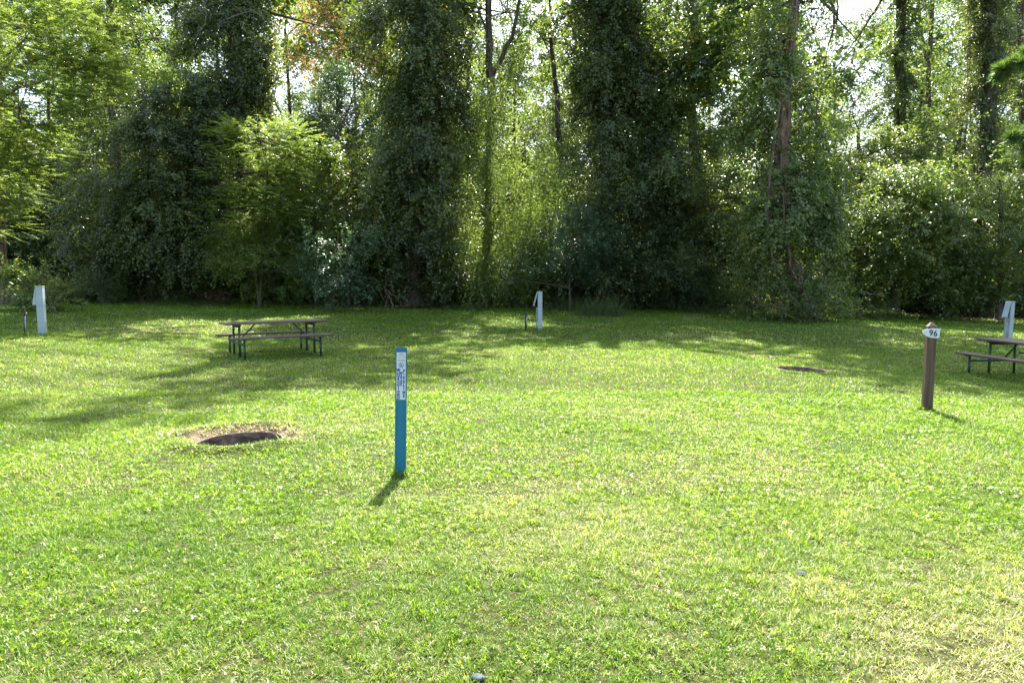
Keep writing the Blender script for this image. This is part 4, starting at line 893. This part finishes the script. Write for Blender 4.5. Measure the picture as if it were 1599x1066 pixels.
# ------------------------------------------------------------ electrical pedestals with water pipes
M['pedestal'] = noise_mat('pedestal_paint', [(.3, (.29, .35, .36)), (.6, (.37, .43, .44)), (.8, (.42, .48, .48))], (3, 3, 9), 4, .5, .05, .002, .4)
M['dark_pipe'] = noise_mat('dark_pipe', [(.3, (.015, .018, .02)), (.7, (.05, .055, .055))], (10, 10, 10), 3, .5, 0)
M['grey_metal'] = noise_mat('grey_metal', [(.3, (.25, .28, .29)), (.7, (.4, .43, .44))], (10, 10, 10), 3, .4, 0, metal=.5)
M['brass'] = noise_mat('brass', [(.3, (.25, .12, .06)), (.7, (.4, .22, .12))], (10, 10, 10), 3, .4, 0, metal=.6)
def pedestal(label, px, py, h, wd, rz, closed, tilt=(0, 0)):
    p = G(px, py); root = empty('power_pedestal', p, rz); tag(root, label, 'power pedestal', 'power pedestals at the wood edge')
    root.rotation_euler = (tilt[0], tilt[1], rz)
    mb = MB(); mb.box((0, 0, h/2-.05), (wd, .15, h+.1), ch=.006); mb.build('column', M['pedestal'], root)
    mb = MB(); mb.box((0, 0, h+.012), (wd+.012, .165, .022), ch=.004); mb.box((0, -.079, h-.055), (wd*.96, .004, .004)); mb.build('cap', M['pedestal'], root)
    hl = .44; mb = MB(); x0 = -wd/2
    if closed:   # hood with side cheeks
        y0, y1 = -.073, .073
        vs = [(x0-.004, y0, h), (x0-.085, y0, h-hl), (x0-.004, y0, h-hl), (x0-.004, y1, h), (x0-.085, y1, h-hl), (x0-.004, y1, h-hl)]
        mb.add(vs, [(0, 1, 2), (3, 5, 4), (0, 3, 4, 1), (1, 4, 5, 2), (0, 2, 5, 3)])
    else:
        a = math.radians(15.5); c = Vector((x0-.016-math.sin(a)*hl/2, 0, h-math.cos(a)*hl/2+.0))
        mb.box(c, (.026, .14, hl), Matrix.Rotation(a, 3, 'Y'), ch=.004)
        mb.box((x0-.115, -.02, h-hl+.035), (.07, .1, .012))
    mb.build('outlet_cover', M['pedestal'], root)
    if not closed:
        mb = MB(); mb.box((x0-.005, 0, h-.27), (.01, .11, .30)); mb.build('outlet_panel', M['grey_metal'], root)
        mb = MB(); mb.tube([(x0-.03, -.03, h-.46), (x0-.035, -.03, h*.35), (x0-.03, -.03, .02)], .012, 7); mb.box((x0-.025, -.03, h-.50), (.05, .05, .04)); mb.build('conduit', M['grey_metal'], root)
    return root
def standpipe(label, px, py, h, px2=0):
    p = G(px, py); root = empty('water_standpipe', p); tag(root, label, 'water pipe', 'water standpipes beside the pedestals')
    mb = MB(); mb.tube([(0, 0, -.05), (0, 0, h)], .028, 10); mb.build('pipe', M['dark_pipe'], root)
    mb = MB(); mb.box((0, 0, h+.015), (.06, .06, .04), ch=.006); mb.tube([(0, -.02, h+.03), (.005, -.03, h+.11)], .014, 7); mb.build('pump_head', M['dark_pipe'], root)
    mb = MB(); mb.tube([(.02, -.01, h-.03), (.07, -.03, h-.03), (.085, -.035, h-.075)], .014, 8); mb.build('spigot', M['brass'], root)
    mb = MB(); mb.tube([(.03, -.026, 0), (.03, -.026, h-.12)], .012, 6); mb.build('support_rod', M['grey_metal'], root)
pedestal('pale grey-green pedestal nearest the left edge, with its cover shut', 67, 524, 1.20, .155, R(14), True, (0, R(-.6)))
pedestal('pale blue-grey pedestal at the centre of the wood edge, flap hanging open', 843, 516, 1.17, .130, R(4), False)
pedestal('pale pedestal rising behind the right-hand picnic table, its cover tilted out over a cord', 1573, 540, 1.18, .14, R(20), False, (0, R(1.5)))
standpipe('dark water standpipe left of the left-edge pedestal', 40, 525, .60)
standpipe('dark water standpipe left of the central pedestal', 821, 517, .56)

# ------------------------------------------------------------ lettering
def text_mesh(body, size, bold=0.0, sx=1.0, thick=.0006):
    c = bpy.data.curves.new('t', 'FONT'); c.body = body; c.size = size; c.align_x = 'CENTER'; c.align_y = 'CENTER'; c.extrude = thick; c.offset = bold
    o = bpy.data.objects.new('t', c); COL.objects.link(o); dg = bpy.context.evaluated_depsgraph_get(); dg.update()
    me = bpy.data.meshes.new_from_object(o.evaluated_get(dg)); bpy.data.objects.remove(o)
    for v in me.vertices: v.co.x *= sx
    return me
def put_text(parent, body, size, loc, m, bold=0.0, sx=1.0, name='lettering'):
    me = text_mesh(body, size, bold, sx); me.materials.clear(); o = link_mesh(name, me, m, parent); o.location = loc; o.rotation_euler = (R(90), 0, 0); return o
def flat(name, rgb, rough=.5):
    return noise_mat(name, [(.35, tuple(c*.88 for c in rgb)), (.65, rgb)], (14, 14, 14), 3, rough, 0)
M['blue_ink'] = flat('blue_ink', (.02, .045, .26)); M['sticker'] = flat('sticker_white', (.60, .66, .72)); M['black'] = flat('black_ink', (.012, .012, .014))
M['red_ink'] = flat('red_ink', (.4, .05, .04)); M['tan_ink'] = flat('tan_ink', (.32, .27, .22))
M['blue_post'] = noise_mat('blue_fibreglass', [(.3, (.0, .125, .22)), (.7, (.004, .165, .28))], (3, 3, 1.5), 4, .38, .05, .002, .5)

# blue water pipeline marker
p = G(625, 744); root = empty('pipeline_marker_post', p, R(5)); tag(root, 'blue flat marker post with a white WARNING WATER PIPELINE sticker, nearest the camera', 'marker post')
root.rotation_euler = (R(0), R(1.2), R(6))
PH = 1.075; PW = .094
mb = MB(); sec = [(-.047, .012), (-.047, .0), (-.041, -.006), (-.034, -.006), (-.031, -.002), (.031, -.002), (.034, -.006), (.041, -.006), (.047, .0), (.047, .012), (.043, .012), (.040, .002), (-.040, .002), (-.043, .012)]
zs = [-.15, .25, .6, PH]; vs = [(x_, y_, z_) for z_ in zs for (x_, y_) in sec]; m_ = len(sec); fs = []
for k in range(3):
    for i in range(m_): j = (i+1) % m_; fs.append((k*m_+i, k*m_+j, k*m_+m_+j, k*m_+m_+i))
fs.append(tuple(range(m_-1, -1, -1))); fs.append(tuple(3*m_+i for i in range(m_))); mb.add(vs, fs)
mb.build('post', M['blue_post'], root)
ZT = PH-.04; ZB = PH-.43; W2 = .037
mb = MB(); mb.box((0, -.0085, (ZT+ZB)/2), (W2*2, .003, ZT-ZB)); st = mb.build('sticker', M['sticker'], root); yF = -.0105
mb = MB()        # dome emblem of arcs
def arc(mb, cx, cz, r, a0, a1, th, n=14, sq=1.0):
    vs = []; fs = []
    for i in range(n+1):
        a = a0+(a1-a0)*i/n
        for rr in (r-th/2, r+th/2):
            for yy in (yF, yF-.0008): vs.append((cx+math.cos(a)*rr, yy, cz+math.sin(a)*rr*sq))
    for i in range(n): k = i*4; fs += [(k+1, k+3, k+7, k+5), (k, k+4, k+6, k+2), (k, k+1, k+5, k+4), (k+2, k+6, k+7, k+3)]
    mb.add(vs, fs)
arc(mb, 0, ZT-.042, .027, R(5), R(175), .0035, sq=1.05); mb.build('emblem_arch', M['tan_ink'], st)
mb = MB(); arc(mb, 0, ZT-.052, .021, R(40), R(140), .0022); mb.box((0, yF, ZT-.047), (.05, .0012, .0018)); mb.build('emblem_lines', M['tan_ink'], st)
mb = MB(); mb.box((0, yF-.0006, ZT-.010), (.012, .0012, .005)); mb.build('emblem_dot', M['red_ink'], st)
mb = MB()
for k in range(2): mb.box((0, yF, ZT-.062-.009*k), (.056, .001, .0035))
mb.build('small_print', M['tan_ink'], st)
mb = MB(); arc(mb, 0, ZT-.105, .019, 0, 2*math.pi, .0035, 24); mb.box((0, yF-.0003, ZT-.105), (.037, .001, .0032), Matrix.Rotation(R(45), 3, 'Y'))
mb.box((.002, yF, ZT-.103), (.004, .001, .022), Matrix.Rotation(R(-35), 3, 'Y')); mb.box((-.003, yF, ZT-.112), (.014, .001, .005)); mb.build('no_digging_symbol', M['blue_ink'], st)
mb = MB(); zz = ZT-.137
mb.box((-.021, yF-.0002, zz), (.016, .001, .003)); mb.build('dash', M['blue_ink'], st)
zW = zz-.012; sp = (zW-(ZB+.02))/6
for i, ch in enumerate('WARNING'):
    z_ = zW-sp*i
    if i % 2 == 1 or i == 6:
        mb = MB(); mb.box((-.021, yF, z_), (.022, .001, sp*.94)); mb.build('letter_block', M['blue_ink'], st)
        put_text(st, ch, .032, (-.021, yF-.0012, z_), M['sticker'], .0006, .72)
    else: put_text(st, ch, .036, (-.021, yF-.0005, z_), M['blue_ink'], .0022, .72)
for i, ch in enumerate('WATER'): put_text(st, ch, .028, (.0015, yF-.0005, zW-.022-.0235*i), M['blue_ink'], .0022, .75)
for i, ch in enumerate('PIPELINE'): put_text(st, ch, .031, (.023, yF-.0005, zW-.004-(zW-ZB-.034)/7*i), M['blue_ink'], .0022, .8)

# 96 post
M['brown_post'] = noise_mat('brown_post', [(.25, (.045, .028, .02)), (.5, (.10, .062, .042)), (.72, (.155, .10, .07)), (.8, (.27, .19, .12))], (26, 26, 2.0), 6, .75, .5, .004)
M['cut_wood'] = noise_mat('cut_wood', [(.3, (.08, .055, .035)), (.7, (.22, .165, .11))], (16, 16, 16), 5, .8, .4, .004)
M['sign_white'] = flat('sign_white', (.62, .68, .72))
p = G(1447, 641); root = empty('site_post', p); tag(root, 'brown wooden post with a white arrow sign reading 96', 'post')
root.rotation_euler = (R(0), R(.4), R(-14)); PH = 1.10; a_ = .054
mb = MB(); c_ = .008
def ring8(h, s): return [(s, -s+c_, h), (s, s-c_, h), (s-c_, s, h), (-s+c_, s, h), (-s, s-c_, h), (-s, -s+c_, h), (-s+c_, -s, h), (s-c_, -s, h)]
vs = ring8(-.15, a_)+ring8(.3, a_*1.01)+ring8(.7, a_*.99)+ring8(PH, a_); fs = []
for k in range(3):
    for i in range(8): j = (i+1) % 8; fs.append((k*8+i, k*8+j, k*8+8+j, k*8+8+i))
mb.add(vs, fs); mb.build('post', M['brown_post'], root)
mb = MB(); vs = ring8(PH, a_)+[(-.008, -.012, PH+.052), (.012, -.012, PH+.052), (.012, .012, PH+.052), (-.008, .012, PH+.052)]
fs = [(0, 1, 10, 9), (1, 2, 10), (2, 3, 11, 10), (3, 4, 11), (4, 5, 8, 11), (5, 6, 8), (6, 7, 9, 8), (7, 0, 9), (8, 9, 10, 11)]
mb.add(vs, fs); mb.build('pointed_top', M['cut_wood'], root)
out = [(.088, .055), (-.005, .062), (-.06, .048), (-.118, .022), (-.118, -.006), (-.075, -.040), (-.03, -.060), (.0, -.066), (.078, -.066)]
zc = PH-.082; mb = MB(); n_ = len(out); yb, yf = -a_-.002, -a_-.010
mb.add([(x_, yb, zc+z_) for x_, z_ in out]+[(x_, yf, zc+z_) for x_, z_ in out], [tuple(range(n_)), tuple(range(2*n_-1, n_-1, -1))]+[(i, i+n_, (i+1) % n_+n_, (i+1) % n_) for i in range(n_)])
sg = mb.build('arrow_sign', M['sign_white'], root)
put_text(sg, '9', .108, (-.018, yf-.0012, zc-.004), M['black'], .0022, .86, 'numeral'); put_text(sg, '6', .108, (.032, yf-.0012, zc-.010), M['black'], .0022, .86, 'numeral')
for z_ in (.045, -.052):
    mb = MB(); mb.tube([(.012, yf+.001, zc+z_), (.012, yf-.003, zc+z_)], .005, 8); mb.build('screw', M['grey_metal'], sg)

# small stones / bits of litter by the bottom edge
M['stone'] = noise_mat('stone', [(.3, (.03, .04, .055)), (.7, (.10, .12, .15))], (30, 30, 30), 5, .7, .5, .004)
def stone(px, py, r, label):
    p = G(px, py); mb = MB(); vs = []; fs = []; nu, nv = 10, 7
    for j in range(nv):
        ph = math.pi*j/(nv-1)
        for i in range(nu):
            th = 2*math.pi*i/nu; k = 1+.25*(random.random()-.5)
            vs.append((math.cos(th)*math.sin(ph)*r*k*1.3, math.sin(th)*math.sin(ph)*r*k, math.cos(ph)*r*.6*k))
    for j in range(nv-1):
        for i in range(nu): i2 = (i+1) % nu; fs.append((j*nu+i, (j+1)*nu+i, (j+1)*nu+i2, j*nu+i2))
    mb.add(vs, fs, True); o = mb.build('stone', M['stone']); o.location = p+Vector((0, 0, r*.35)); tag(o, label, 'stone')
stone(746, 1063, .022, 'small blue-grey stone in the grass at the bottom centre edge')
stone(1251, 897, .022, 'small dark stone in the grass at lower right')
print('TRIS', sum(a[1] for a in ALL), sorted(ALL, key=lambda a: -a[1])[:6])
